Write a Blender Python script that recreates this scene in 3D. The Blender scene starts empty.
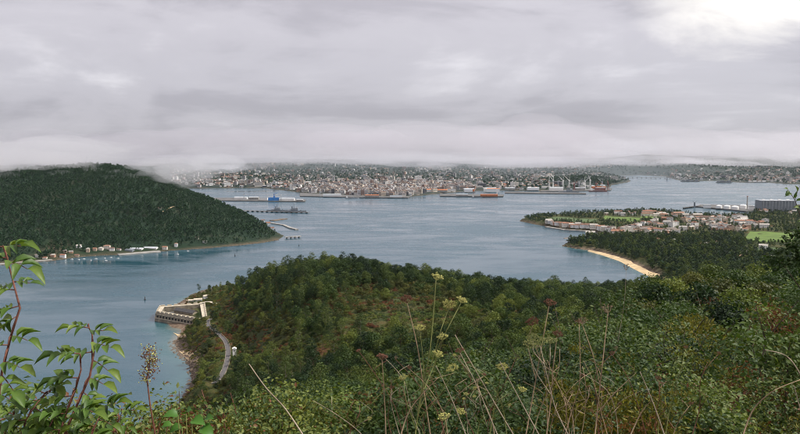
import bpy, bmesh, math, random
import numpy as np
from mathutils import Vector, Matrix

# ------------------------------------------------------------------ camera, world, sun, exposure
SC = bpy.context.scene
COL = SC.collection
F_PX, PITCH, CAMZ = 693.0, math.radians(4.87), 200.0
cam_d = bpy.data.cameras.new('camera')
cam = bpy.data.objects.new('camera', cam_d)
COL.objects.link(cam)
cam.location = (0, 0, CAMZ)
cam.rotation_euler = (math.pi / 2 - PITCH, 0, 0)
cam_d.sensor_width = 36.0
cam_d.lens = 36.0 * F_PX / 800.0
cam_d.clip_start = 0.1
cam_d.clip_end = 60000
SC.camera = cam

SUN_EL, SUN_AZ = math.radians(50), math.radians(88)      # azimuth measured from the view direction (+Y) to the right
SC.view_settings.view_transform = 'Standard'
SC.view_settings.look = 'None'
SC.view_settings.exposure = 0.5
SC.view_settings.gamma = 1.0
SC.view_settings.use_curve_mapping = False
SC.cycles.max_bounces = 8
SC.cycles.volume_bounces = 4
SC.cycles.transparent_max_bounces = 8
SC.cycles.diffuse_bounces = 3
SC.cycles.glossy_bounces = 2
SC.cycles.use_denoising = True
SC.cycles.filter_width = 1.0

world = bpy.data.worlds.new('World')
SC.world = world
world.use_nodes = True


def N(nt, kind, x=None, **kw):
    n = nt.nodes.new(kind)
    for k, v in kw.items():
        if k.startswith('i_'):
            n.inputs[k[2:].replace('_', ' ')].default_value = v
        else:
            setattr(n, k, v)
    return n


def L(nt, a, b):
    nt.links.new(a, b)


def MATH(nt, op, a, b=None, c=None, clamp=False):
    n = nt.nodes.new('ShaderNodeMath')
    n.operation = op
    n.use_clamp = clamp
    for i, v in enumerate((a, b, c)):
        if v is None:
            continue
        if isinstance(v, (int, float)):
            n.inputs[i].default_value = v
        else:
            nt.links.new(v, n.inputs[i])
    return n.outputs[0]


def MIX(nt, fac, a, b, blend='MIX'):
    n = nt.nodes.new('ShaderNodeMix')
    n.data_type = 'RGBA'
    n.blend_type = blend
    for s, v in ((0, fac), (6, a), (7, b)):
        if isinstance(v, (int, float)):
            n.inputs[s].default_value = v
        elif isinstance(v, tuple):
            n.inputs[s].default_value = (*v, 1.0) if len(v) == 3 else v
        else:
            nt.links.new(v, n.inputs[s])
    return n.outputs[2]


def RAMP(nt, fac, stops, interp='LINEAR'):
    n = nt.nodes.new('ShaderNodeValToRGB')
    cr = n.color_ramp
    cr.interpolation = interp
    while len(cr.elements) < len(stops):
        cr.elements.new(0.5)
    for e, (p, c) in zip(cr.elements, stops):
        e.position = p
        e.color = (*c, 1.0) if len(c) == 3 else c
    if fac is not None:
        nt.links.new(fac, n.inputs[0])
    return n.outputs[0]


def NOISE(nt, vec, scale, detail=4.0, rough=0.55, dist=0.0):
    n = nt.nodes.new('ShaderNodeTexNoise')
    n.inputs['Scale'].default_value = scale
    n.inputs['Detail'].default_value = detail
    n.inputs['Roughness'].default_value = rough
    n.inputs['Distortion'].default_value = dist
    if vec is not None:
        nt.links.new(vec, n.inputs['Vector'])
    return n.outputs['Fac']


def build_world():
    nt = world.node_tree
    nt.nodes.clear()
    out = N(nt, 'ShaderNodeOutputWorld')
    bg = N(nt, 'ShaderNodeBackground')
    bg.inputs['Strength'].default_value = 0.1
    L(nt, bg.outputs[0], out.inputs[0])
    sky = N(nt, 'ShaderNodeTexSky')
    sky.sky_type = 'NISHITA'
    sky.sun_disc = False
    sky.sun_elevation = SUN_EL
    sky.sun_rotation = SUN_AZ
    sky.altitude = 200
    tc = N(nt, 'ShaderNodeTexCoord')
    d = tc.outputs['Generated']
    sep = N(nt, 'ShaderNodeSeparateXYZ')
    L(nt, d, sep.inputs[0])
    X, Y, Z = sep.outputs
    zc = MATH(nt, 'MAXIMUM', Z, 0.0)
    den = MATH(nt, 'ADD', zc, 0.085)
    u = MATH(nt, 'DIVIDE', X, den)
    v = MATH(nt, 'DIVIDE', Y, den)
    comb = N(nt, 'ShaderNodeCombineXYZ')
    L(nt, u, comb.inputs[0]); L(nt, v, comb.inputs[1])
    deck = comb.outputs[0]                       # cloud deck seen in perspective
    n1 = NOISE(nt, deck, 0.17, 5.0, 0.55, 0.4)
    n2 = NOISE(nt, deck, 0.85, 6.0, 0.6, 0.7)
    # low horizontal stretches of stratus
    m = N(nt, 'ShaderNodeMapping')
    m.inputs['Scale'].default_value = (1.0, 1.0, 3.2)
    m.inputs['Location'].default_value = (3.1, 0.4, 0.25)
    L(nt, d, m.inputs[0])
    n3 = NOISE(nt, m.outputs[0], 2.7, 8.0, 0.6, 0.5)
    n4 = NOISE(nt, m.outputs[0], 9.0, 6.0, 0.6, 0.5)
    a = MATH(nt, 'MULTIPLY_ADD', n1, 0.34, 0.0)
    a = MATH(nt, 'MULTIPLY_ADD', n2, 0.12, a)
    a = MATH(nt, 'MULTIPLY_ADD', n3, 0.46, a)
    a = MATH(nt, 'MULTIPLY_ADD', n4, 0.08, a)
    base = RAMP(nt, a, [(0.33, (2.05, 1.92, 2.16)), (0.45, (3.0, 2.83, 3.12)), (0.53, (3.85, 3.67, 3.97)), (0.63, (5.6, 5.4, 5.65))], 'EASE')
    # the thin place in the deck where the daylight comes through (upper right of the view)
    az = MATH(nt, 'ARCTAN2', X, Y)
    el = MATH(nt, 'ARCSINE', Z)
    wob = MATH(nt, 'MULTIPLY_ADD', n3, 0.22, -0.11)
    da = MATH(nt, 'DIVIDE', MATH(nt, 'SUBTRACT', az, 0.475), 0.14)
    de = MATH(nt, 'DIVIDE', MATH(nt, 'ADD', MATH(nt, 'SUBTRACT', el, 0.195), wob), 0.045)
    r2 = MATH(nt, 'ADD', MATH(nt, 'MULTIPLY', da, da), MATH(nt, 'MULTIPLY', de, de))
    gap = MATH(nt, 'EXPONENT', MATH(nt, 'MULTIPLY', r2, -1.0))
    gap = MATH(nt, 'MULTIPLY', gap, MATH(nt, 'MULTIPLY_ADD', n4, 0.9, 0.45), clamp=True)
    gap = RAMP(nt, gap, [(0.20, (0, 0, 0)), (0.46, (.38, .38, .38)), (0.9, (1, 1, 1))])
    c = MIX(nt, gap, base, (7.8, 7.45, 6.9))
    # high overcast brightens overhead
    up = MATH(nt, 'MULTIPLY_ADD', zc, 1.6, 0.93)
    c = MIX(nt, 1.0, c, N_comb(nt, up), 'MULTIPLY')
    c = MIX(nt, 0.96, sky.outputs[0], c)
    L(nt, c, bg.inputs['Color'])


def N_comb(nt, s):
    n = nt.nodes.new('ShaderNodeCombineColor')
    for i in range(3):
        nt.links.new(s, n.inputs[i])
    return n.outputs[0]


build_world()

sun_d = bpy.data.lights.new('sun', 'SUN')
sun_d.energy = 4.2
sun_d.angle = math.radians(7)
sun_d.color = (1.0, 0.95, 0.86)
sun = bpy.data.objects.new('sun', sun_d)
COL.objects.link(sun)
sd_ = Vector((math.sin(SUN_AZ) * math.cos(SUN_EL), math.cos(SUN_AZ) * math.cos(SUN_EL), math.sin(SUN_EL)))
sun.rotation_euler = sd_.to_track_quat('Z', 'Y').to_euler()

# ------------------------------------------------------------------ helpers
RNG = np.random.default_rng(7)
random.seed(7)
CP, SP = math.cos(PITCH), math.sin(PITCH)


def ray(px, py):
    a, b = (px - 400) / F_PX, (217 - py) / F_PX
    return np.array([a, CP + b * SP, -SP + b * CP])


def P(px, py, Y):
    d = ray(px, py)
    return np.array([0, 0, CAMZ]) + d * (Y / d[1])


def S(px, py, z=0.0):
    d = ray(px, py)
    return np.array([0, 0, CAMZ]) + d * ((z - CAMZ) / d[2])


def proj(p):
    p = np.asarray(p, float)
    x, y, z = p[..., 0], p[..., 1], p[..., 2] - CAMZ
    f = y * CP - z * SP
    u = y * SP + z * CP
    return 400 + F_PX * x / f, 217 - F_PX * u / f


def hit(px, py, hfun, y0=5, y1=12000, n=1500):
    ys = np.geomspace(y0, y1, n)
    d = ray(px, py)
    pts = np.array([0, 0, CAMZ]) + d[None, :] * (ys / d[1])[:, None]
    h = np.maximum(hfun(pts[:, 0], pts[:, 1]), 0.0)
    k = np.argmax(pts[:, 2] < h)
    return np.array([pts[k, 0], pts[k, 1], h[k]])


def mesh_np(name, verts, faces, mats=(), smooth=False, mat_idx=None):
    me = bpy.data.meshes.new(name)
    me.from_pydata([tuple(v) for v in np.asarray(verts, float).tolist()], [], [tuple(f) for f in faces])
    for m in mats:
        me.materials.append(m)
    if mat_idx is not None:
        me.polygons.foreach_set('material_index', np.asarray(mat_idx, np.int32))
    if smooth:
        me.polygons.foreach_set('use_smooth', np.ones(len(me.polygons), bool))
    me.update()
    return me


def link(name, me, parent=None, loc=None, rotz=None, scale=None):
    o = bpy.data.objects.new(name, me)
    COL.objects.link(o)
    if parent is not None:
        o.parent = parent
    if loc is not None:
        o.location = tuple(float(v) for v in loc)
    if rotz is not None:
        o.rotation_euler = (0, 0, float(rotz))
    if scale is not None:
        o.scale = (scale,) * 3 if isinstance(scale, (int, float)) else tuple(scale)
    return o


def tag(o, label=None, cat=None, group=None, kind=None):
    if label: o['label'] = label
    if cat: o['category'] = cat
    if group: o['group'] = group
    if kind: o['kind'] = kind
    return o


class MB:
    """collects simple shapes into one mesh"""
    def __init__(self):
        self.v, self.f, self.m = [], [], []

    def add(self, verts, faces, m=0):
        b = len(self.v)
        self.v.extend([tuple(map(float, p)) for p in verts])
        self.f.extend([tuple(i + b for i in f) for f in faces])
        self.m.extend([m] * len(faces))
        return self

    def box(self, x0, x1, y0, y1, z0, z1, m=0, taper=0.0, rot=0.0, c=(0, 0)):
        t = taper
        vs = [(x0, y0, z0), (x1, y0, z0), (x1, y1, z0), (x0, y1, z0),
              (x0 + t, y0 + t, z1), (x1 - t, y0 + t, z1), (x1 - t, y1 - t, z1), (x0 + t, y1 - t, z1)]
        if rot:
            cs, sn = math.cos(rot), math.sin(rot)
            vs = [(c[0] + (x - c[0]) * cs - (y - c[1]) * sn, c[1] + (x - c[0]) * sn + (y - c[1]) * cs, z) for x, y, z in vs]
        return self.add(vs, [(0, 3, 2, 1), (4, 5, 6, 7), (0, 1, 5, 4), (1, 2, 6, 5), (2, 3, 7, 6), (3, 0, 4, 7)], m)

    def prism(self, poly, z0, z1, m=0, inset=0.0):
        n = len(poly)
        cx = sum(p[0] for p in poly) / n; cy = sum(p[1] for p in poly) / n
        top = [(cx + (x - cx) * (1 - inset), cy + (y - cy) * (1 - inset)) for x, y in poly]
        vs = [(x, y, z0) for x, y in poly] + [(x, y, z1) for x, y in top]
        fs = [tuple(range(n - 1, -1, -1)), tuple(range(n, 2 * n))]
        fs += [(i, (i + 1) % n, n + (i + 1) % n, n + i) for i in range(n)]
        return self.add(vs, fs, m)

    def tube(self, pts, radii, seg=6, m=0, cap=True):
        pts = [Vector(tuple(map(float, p))) for p in pts]
        n = len(pts)
        if isinstance(radii, (int, float)):
            radii = [radii] * n
        rings = []
        for i, p in enumerate(pts):
            t = (pts[min(i + 1, n - 1)] - pts[max(i - 1, 0)])
            if t.length < 1e-9: t = Vector((0, 0, 1))
            t.normalize()
            a = Vector((1, 0, 0)) if abs(t.x) < 0.8 else Vector((0, 1, 0))
            u = t.cross(a).normalized(); w = t.cross(u)
            rings.append([p + (u * math.cos(k * 2 * math.pi / seg) + w * math.sin(k * 2 * math.pi / seg)) * radii[i] for k in range(seg)])
        vs = [q for r in rings for q in r]
        fs = []
        for i in range(n - 1):
            for k in range(seg):
                fs.append((i * seg + k, i * seg + (k + 1) % seg, (i + 1) * seg + (k + 1) % seg, (i + 1) * seg + k))
        if cap:
            fs.append(tuple(range((n - 1) * seg, n * seg)))
            fs.append(tuple(range(seg - 1, -1, -1)))
        return self.add(vs, fs, m)

    def mesh(self, name, mats, smooth=False):
        return mesh_np(name, self.v, self.f, mats, smooth, self.m)


# value noise
_perm = np.random.default_rng(3).random((256, 256))


def vnoise(x, y):
    xi, yi = np.floor(x).astype(int), np.floor(y).astype(int)
    fx, fy = x - xi, y - yi
    fx, fy = fx * fx * (3 - 2 * fx), fy * fy * (3 - 2 * fy)
    g = lambda a, b: _perm[a & 255, b & 255]
    return (g(xi, yi) * (1 - fx) + g(xi + 1, yi) * fx) * (1 - fy) + (g(xi, yi + 1) * (1 - fx) + g(xi + 1, yi + 1) * fx) * fy


def fbm(x, y, o=4):
    x, y = np.asarray(x, float), np.asarray(y, float)
    s, a, t = 0, 1.0, 0
    for i in range(o):
        s = s + a * vnoise(x + 17.3 * i, y - 9.1 * i); t += a
        a *= 0.5; x = x * 2.03; y = y * 2.03
    return s / t - 0.5


def pchip(xs, ys, x):
    xs, ys = np.asarray(xs, float), np.asarray(ys, float)
    h = np.diff(xs); dl = np.diff(ys) / h
    m = np.zeros_like(ys)
    m[0], m[-1] = dl[0], dl[-1]
    for i in range(1, len(xs) - 1):
        if dl[i - 1] * dl[i] > 0:
            w1, w2 = 2 * h[i] + h[i - 1], h[i] + 2 * h[i - 1]
            m[i] = (w1 + w2) / (w1 / dl[i - 1] + w2 / dl[i])
    x = np.clip(x, xs[0], xs[-1])
    i = np.clip(np.searchsorted(xs, x) - 1, 0, len(xs) - 2)
    t = (x - xs[i]) / h[i]
    return (ys[i] * (1 + 2 * t) * (1 - t) ** 2 + m[i] * h[i] * t * (1 - t) ** 2
            + ys[i + 1] * t * t * (3 - 2 * t) + m[i + 1] * h[i] * t * t * (t - 1))


class Table:
    """ground heights given along bearings (columns) at distances (rows)"""
    def __init__(self, cols_px, rows_y, vals, logy=True):
        self.logy = logy
        t = (np.array(cols_px, float) - 400) / F_PX
        r = np.log(np.array(rows_y, float)) if logy else np.array(rows_y, float)
        v = np.array(vals, float)
        self.r0, self.r1, self.t0, self.t1 = r[0], r[-1], t[0], t[-1]
        self.nr, self.nt = 400, 400
        rf = np.linspace(r[0], r[-1], self.nr); tf = np.linspace(t[0], t[-1], self.nt)
        a = np.stack([pchip(r, v[:, j], rf) for j in range(len(t))], 1)
        self.g = np.stack([pchip(t, a[i], tf) for i in range(self.nr)], 0)

    def __call__(self, X, Y):
        X, Y = np.asarray(X, float), np.asarray(Y, float)
        Yc = np.maximum(Y, 0.5)
        t = X / Yc
        r = np.log(Yc) if self.logy else Yc
        i = np.clip((r - self.r0) / (self.r1 - self.r0), 0, 1) * (self.nr - 1.001)
        j = np.clip((t - self.t0) / (self.t1 - self.t0), 0, 1) * (self.nt - 1.001)
        i0, j0 = i.astype(int), j.astype(int)
        fi, fj = i - i0, j - j0
        g = self.g
        return (g[i0, j0] * (1 - fi) + g[i0 + 1, j0] * fi) * (1 - fj) + (g[i0, j0 + 1] * (1 - fi) + g[i0 + 1, j0 + 1] * fi) * fj


def sdist(poly, X, Y):
    """signed distance to a closed polygon, positive inside"""
    X, Y = np.asarray(X, float), np.asarray(Y, float)
    d = np.full(X.shape, 1e18); ins = np.zeros(X.shape, bool)
    n = len(poly)
    for i in range(n):
        ax, ay = poly[i]; bx, by = poly[(i + 1) % n]
        ex, ey = bx - ax, by - ay
        t = np.clip(((X - ax) * ex + (Y - ay) * ey) / (ex * ex + ey * ey + 1e-9), 0, 1)
        d = np.minimum(d, (X - ax - ex * t) ** 2 + (Y - ay - ey * t) ** 2)
        c = (ay > Y) != (by > Y)
        if by != ay:
            ins ^= c & (X < (bx - ax) * (Y - ay) / (by - ay) + ax)
    return np.where(ins, 1, -1) * np.sqrt(d)


def pdist(line, X, Y):
    X, Y = np.asarray(X, float), np.asarray(Y, float)
    d = np.full(X.shape, 1e18)
    for (ax, ay), (bx, by) in zip(line[:-1], line[1:]):
        ex, ey = bx - ax, by - ay
        t = np.clip(((X - ax) * ex + (Y - ay) * ey) / (ex * ex + ey * ey + 1e-9), 0, 1)
        d = np.minimum(d, (X - ax - ex * t) ** 2 + (Y - ay - ey * t) ** 2)
    return np.sqrt(d)


def grid_mesh(name, XX, YY, ZZ, mat, attrs=None, keep=None):
    nr, nc = XX.shape
    v = np.stack([XX, YY, ZZ], -1).reshape(-1, 3)
    idx = np.arange(nr * nc).reshape(nr, nc)
    f = np.stack([idx[:-1, :-1], idx[:-1, 1:], idx[1:, 1:], idx[1:, :-1]], -1).reshape(-1, 4)
    if keep is not None:
        k = keep.reshape(-1)
        f = f[k[f].any(1)]
        used = np.unique(f); remap = np.full(len(v), -1); remap[used] = np.arange(len(used))
        f = remap[f]; v = v[used]
        attrs = {n: a.reshape(-1)[used] for n, a in (attrs or {}).items()}
    me = bpy.data.meshes.new(name)
    me.vertices.add(len(v)); me.vertices.foreach_set('co', v.ravel())
    me.loops.add(len(f) * 4); me.loops.foreach_set('vertex_index', f.ravel().astype(np.int32))
    me.polygons.add(len(f)); me.polygons.foreach_set('loop_start', np.arange(0, len(f) * 4, 4, dtype=np.int32))
    me.polygons.foreach_set('use_smooth', np.ones(len(f), bool))
    for n, a in (attrs or {}).items():
        at = me.attributes.new(n, 'FLOAT', 'POINT')
        at.data.foreach_set('value', np.asarray(a, np.float32).ravel())
    me.materials.append(mat)
    me.update(calc_edges=True); me.validate()
    return me
# ------------------------------------------------------------------ materials
def new_mat(name, rough=0.85, spec=0.3):
    m = bpy.data.materials.new(name)
    m.use_nodes = True
    nt = m.node_tree
    b = nt.nodes['Principled BSDF']
    b.inputs['Roughness'].default_value = rough
    b.inputs['Specular IOR Level'].default_value = spec
    return m, nt, b


def plain(name, col, rough=0.8, var=0.25, scale=0.6, spec=0.3, bump=0.0):
    m, nt, b = new_mat(name, rough, spec)
    tc = N(nt, 'ShaderNodeTexCoord')
    n = NOISE(nt, tc.outputs['Object'], scale, 5)
    lo = tuple(max(0, c * (1 - var)) for c in col); hi = tuple(min(1, c * (1 + var)) for c in col)
    L(nt, RAMP(nt, n, [(0.3, lo), (0.7, hi)]), b.inputs['Base Color'])
    if bump:
        bp = N(nt, 'ShaderNodeBump'); bp.inputs['Strength'].default_value = bump
        L(nt, n, bp.inputs['Height']); L(nt, bp.outputs[0], b.inputs['Normal'])
    return m


def random_mat(name, cols, rough=0.85, stain=0.25, stain_scale=0.4):
    """one colour out of a set for each object, plus weather stains"""
    m, nt, b = new_mat(name, rough)
    oi = N(nt, 'ShaderNodeObjectInfo')
    stops = [(i / len(cols), c) for i, c in enumerate(cols)]
    c = RAMP(nt, oi.outputs['Random'], stops, 'CONSTANT')
    tc = N(nt, 'ShaderNodeTexCoord')
    n = NOISE(nt, tc.outputs['Object'], stain_scale, 5)
    c = MIX(nt, 1.0, c, RAMP(nt, n, [(0.3, (1 - stain,) * 3), (0.65, (1.0, 1.0, 1.0))]), 'MULTIPLY')
    L(nt, c, b.inputs['Base Color'])
    return m


def leaf_mat(name, cols, trans=0.25, rough=0.55, spec=0.25, local=0.35, sat_dead=None, nscale=0.9, obj=0.55):
    """foliage: colour differs from plant to plant (object random) and from clump to clump (noise)"""
    m, nt, b = new_mat(name, rough, spec)
    oi = N(nt, 'ShaderNodeObjectInfo')
    tc = N(nt, 'ShaderNodeTexCoord')
    geo = N(nt, 'ShaderNodeNewGeometry')
    n1 = NOISE(nt, tc.outputs['Object'], nscale, 4, 0.65)
    f = MATH(nt, 'MULTIPLY', geo.outputs['Random Per Island'], local)
    f = MATH(nt, 'ADD', f, MATH(nt, 'MULTIPLY', oi.outputs['Random'], obj))
    f = MATH(nt, 'ADD', f, MATH(nt, 'MULTIPLY_ADD', n1, 0.5, -0.25), clamp=True)
    k = len(cols) - 1
    c = RAMP(nt, f, [(0.08 + 0.84 * i / max(k, 1), cc) for i, cc in enumerate(cols)])
    if sat_dead:
        g = MATH(nt, 'GREATER_THAN', geo.outputs['Random Per Island'], 1 - sat_dead[0])
        c = MIX(nt, g, c, sat_dead[1])
    L(nt, c, b.inputs['Base Color'])
    if trans:
        tr = N(nt, 'ShaderNodeBsdfTranslucent')
        L(nt, MIX(nt, 1.0, c, (1.25, 1.3, 0.7), 'MULTIPLY'), tr.inputs['Color'])
        mx = N(nt, 'ShaderNodeMixShader'); mx.inputs[0].default_value = trans
        out = nt.nodes['Material Output']
        L(nt, b.outputs[0], mx.inputs[1]); L(nt, tr.outputs[0], mx.inputs[2]); L(nt, mx.outputs[0], out.inputs['Surface'])
    return m


M = {}
M['bark'] = plain('bark', (0.075, 0.055, 0.04), 0.95, 0.5, 3)
M['bark_pale'] = plain('bark_pale', (0.2, 0.17, 0.14), 0.9, 0.4, 2)
M['twig_red'] = plain('twig_red', (0.13, 0.05, 0.032), 0.8, 0.4, 20)
M['stalk_green'] = plain('stalk_green', (0.16, 0.17, 0.05), 0.6, 0.35, 14)
M['stalk_dry'] = plain('stalk_dry', (0.30, 0.21, 0.13), 0.85, 0.4, 12)
M['stalk_pale'] = plain('stalk_pale', (0.31, 0.25, 0.18), 0.85, 0.3, 12)
M['umbel_green'] = plain('umbel_green', (0.34, 0.33, 0.10), 0.7, 0.4, 60)
M['umbel_rust'] = plain('umbel_rust', (0.12, 0.055, 0.032), 0.9, 0.5, 60)
M['umbel_dry'] = plain('umbel_dry', (0.2, 0.14, 0.09), 0.9, 0.4, 60)
M['leaf_dark'] = leaf_mat('leaf_dark', [(0.0076, 0.02016, 0.00702), (0.01672, 0.03696, 0.01014), (0.03952, 0.06888, 0.0156), (0.0912, 0.1176, 0.02496)], spec=0.2, local=0.2, obj=0.8)
M['leaf_mid'] = leaf_mat('leaf_mid', [(0.01368, 0.0336, 0.0078), (0.0342, 0.063, 0.01248), (0.076, 0.1092, 0.02028), (0.1444, 0.168, 0.0312)], spec=0.2, local=0.25, obj=0.8)
M['leaf_euc'] = leaf_mat('leaf_euc', [(0.00912, 0.02352, 0.0078), (0.0228, 0.04536, 0.01248), (0.05168, 0.07728, 0.01872), (0.0988, 0.1218, 0.02652)], spec=0.2, local=0.2, obj=0.8)
M['leaf_far'] = leaf_mat('leaf_far', [(0.00805, 0.0297, 0.0143), (0.01495, 0.0459, 0.0198), (0.023, 0.0594, 0.0209), (0.0322, 0.0648, 0.022)], trans=0.12)
M['leaf_olive'] = leaf_mat('leaf_olive', [(0.03724, 0.04939, 0.0131), (0.0798, 0.0882, 0.01966), (0.1277, 0.1317, 0.0273)])
M['leaf_rust'] = leaf_mat('leaf_rust', [(0.06384, 0.02587, 0.0131), (0.117, 0.04116, 0.01638), (0.1596, 0.07644, 0.02402), (0.09576, 0.08232, 0.02184)])
M['leaf_bramble'] = leaf_mat('leaf_bramble', [(0.01368, 0.03192, 0.0078), (0.0342, 0.063, 0.01326), (0.0722, 0.105, 0.0234), (0.1444, 0.168, 0.0429)], local=0.8, sat_dead=(0.07, (0.1292, 0.0504, 0.0195)), spec=0.25)
M['leaf_gorse'] = leaf_mat('leaf_gorse', [(0.01824, 0.02856, 0.0078), (0.0532, 0.0588, 0.0117), (0.114, 0.1092, 0.0156), (0.1748, 0.1596, 0.0234)], local=0.7, spec=0.2)
M['leaf_elder'] = leaf_mat('leaf_elder', [(0.027, 0.065, 0.01125), (0.0675, 0.125, 0.01688), (0.144, 0.19, 0.02625)], trans=0.25, rough=0.48, spec=0.3, nscale=5.0)
M['leaf_round'] = leaf_mat('leaf_round', [(0.038, 0.1092, 0.0117), (0.0608, 0.1596, 0.0156)], trans=0.3, rough=0.5, spec=0.3, nscale=5.0)
M['rock'] = plain('rock', (0.13, 0.098, 0.072), 0.95, 0.6, 0.5, bump=0.4)
M['stone'] = plain('stone', (0.19, 0.165, 0.125), 0.95, 0.45, 0.18, bump=0.2)
M['stone_top'] = plain('stone_top', (0.40, 0.35, 0.27), 0.95, 0.25, 0.3)
M['dark_opening'] = plain('dark_opening', (0.02, 0.02, 0.02), 0.9, 0.2, 1)
M['slate'] = plain('slate', (0.05, 0.048, 0.048), 0.8, 0.4, 0.6)
M['sand'] = plain('sand', (0.44, 0.33, 0.19), 0.95, 0.28, 0.06)
M['asphalt'] = plain('asphalt', (0.085, 0.08, 0.08), 0.9, 0.25, 0.3)
M['concrete'] = plain('concrete', (0.27, 0.26, 0.24), 0.9, 0.3, 0.1)
M['quay'] = plain('quay', (0.10, 0.098, 0.095), 0.9, 0.4, 0.03)
M['white_paint'] = plain('white_paint', (0.74, 0.73, 0.70), 0.7, 0.12, 0.5)
M['steel_grey'] = plain('steel_grey', (0.16, 0.18, 0.20), 0.6, 0.2, 0.1)
M['steel_light'] = plain('steel_light', (0.36, 0.38, 0.40), 0.6, 0.2, 0.1)
M['blue_paint'] = plain('blue_paint', (0.03, 0.16, 0.42), 0.5, 0.2, 0.1)
M['red_paint'] = plain('red_paint', (0.20, 0.06, 0.045), 0.6, 0.2, 0.1)
M['orange_roof'] = plain('orange_roof', (0.40, 0.14, 0.06), 0.9, 0.3, 0.2)
M['grass'] = plain('grass', (0.085, 0.135, 0.026), 0.95, 0.28, 0.03)
M['grass_dull'] = plain('grass_dull', (0.055, 0.085, 0.03), 0.95, 0.3, 0.05)
M['wall'] = random_mat('wall', [(0.78, 0.76, 0.72), (0.70, 0.65, 0.56), (0.80, 0.79, 0.77), (0.50, 0.40, 0.30), (0.66, 0.65, 0.63), (0.74, 0.69, 0.60), (0.52, 0.32, 0.22), (0.79, 0.78, 0.75)])
M['roof'] = random_mat('roof', [(0.23, 0.11, 0.07), (0.18, 0.095, 0.065), (0.26, 0.15, 0.105), (0.14, 0.09, 0.07), (0.24, 0.12, 0.075), (0.17, 0.145, 0.125), (0.40, 0.37, 0.33), (0.30, 0.28, 0.26)])
M['glass_dark'] = plain('glass_dark', (0.035, 0.04, 0.05), 0.25, 0.2, 1, spec=0.5)


def make_ground_mat(name, dark, mid, warm, rust, sc=0.02):
    m, nt, b = new_mat(name, 0.95, 0.15)
    tc = N(nt, 'ShaderNodeTexCoord')
    o = tc.outputs['Object']
    n1 = NOISE(nt, o, sc, 6, 0.6)
    n2 = NOISE(nt, o, sc * 4.3, 6, 0.65)
    n3 = NOISE(nt, o, 0.9, 5, 0.6)
    c = MIX(nt, RAMP(nt, n1, [(0.38, (0, 0, 0)), (0.62, (1, 1, 1))]), dark, mid)
    c = MIX(nt, RAMP(nt, n2, [(0.5, (0, 0, 0)), (0.66, (1, 1, 1))]), c, warm)
    c = MIX(nt, RAMP(nt, n1, [(0.58, (0, 0, 0)), (0.68, (.8, .8, .8))]), c, rust)
    c = MIX(nt, 1.0, c, RAMP(nt, n3, [(0.3, (0.55, 0.55, 0.55)), (0.7, (1.25, 1.25, 1.2))]), 'MULTIPLY')
    rk = N(nt, 'ShaderNodeAttribute'); rk.attribute_name = 'rocky'
    rc = RAMP(nt, NOISE(nt, o, 0.22, 6, 0.7), [(0.3, (0.05, 0.035, 0.026)), (0.55, (0.14, 0.10, 0.07)), (0.75, (0.25, 0.2, 0.15))])
    c = MIX(nt, rk.outputs['Fac'], c, rc)
    L(nt, c, b.inputs['Base Color'])
    bp = N(nt, 'ShaderNodeBump'); bp.inputs['Strength'].default_value = 0.5; bp.inputs['Distance'].default_value = 0.6
    L(nt, n3, bp.inputs['Height']); L(nt, bp.outputs[0], b.inputs['Normal'])
    return m


M['ground'] = make_ground_mat('ground', (0.022, 0.033, 0.011), (0.05, 0.062, 0.017), (0.075, 0.06, 0.022), (0.10, 0.042, 0.02))
M['ground_far'] = make_ground_mat('ground_far', (0.010, 0.024, 0.014), (0.016, 0.032, 0.016), (0.028, 0.036, 0.020), (0.05, 0.042, 0.026), 0.006)
M['ground_city'] = make_ground_mat('ground_city', (0.014, 0.026, 0.022), (0.026, 0.038, 0.030), (0.06, 0.058, 0.05), (0.045, 0.055, 0.038), 0.004)


def make_water():
    m, nt, b = new_mat('water', 0.2, 0.5)
    b.inputs['IOR'].default_value = 1.6
    tc = N(nt, 'ShaderNodeTexCoord')
    o = tc.outputs['Object']
    mp = N(nt, 'ShaderNodeMapping')
    mp.inputs['Rotation'].default_value = (0, 0, math.radians(-24))
    mp.inputs['Scale'].default_value = (1.0, 2.6, 1.0)
    L(nt, o, mp.inputs[0])
    big = NOISE(nt, mp.outputs[0], 0.0028, 6, 0.6, 1.2)
    mid = NOISE(nt, mp.outputs[0], 0.02, 5, 0.6, 0.6)
    sh = N(nt, 'ShaderNodeAttribute'); sh.attribute_name = 'shallow'
    deep = MIX(nt, big, (0.008, 0.046, 0.070), (0.012, 0.060, 0.086))
    c = MIX(nt, RAMP(nt, sh.outputs['Fac'], [(0.0, (0, 0, 0)), (0.55, (.75, .75, .75)), (1.0, (1, 1, 1))]), deep, (0.034, 0.092, 0.10))
    c = MIX(nt, RAMP(nt, sh.outputs['Fac'], [(0.7, (0, 0, 0)), (1.0, (.85, .85, .85))]), c, (0.17, 0.155, 0.125))
    L(nt, c, b.inputs['Base Color'])
    # wind-roughened water and smoother slicks
    r = MATH(nt, 'ADD', MATH(nt, 'MULTIPLY', big, 0.75), MATH(nt, 'MULTIPLY', mid, 0.25))
    L(nt, RAMP(nt, r, [(0.38, (0.10,) * 3), (0.46, (0.18,) * 3), (0.56, (0.30,) * 3)]), b.inputs['Roughness'])
    w1 = NOISE(nt, mp.outputs[0], 0.11, 4, 0.6)
    w2 = NOISE(nt, o, 0.5, 3, 0.6)
    hgt = MATH(nt, 'ADD', MATH(nt, 'MULTIPLY', w1, 1.0), MATH(nt, 'MULTIPLY', w2, 0.35))
    bp = N(nt, 'ShaderNodeBump'); bp.inputs['Distance'].default_value = 1.6
    L(nt, RAMP(nt, r, [(0.38, (0.04,) * 3), (0.58, (0.24,) * 3)]), bp.inputs['Strength'])
    L(nt, hgt, bp.inputs['Height']); L(nt, bp.outputs[0], b.inputs['Normal'])
    return m


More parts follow.
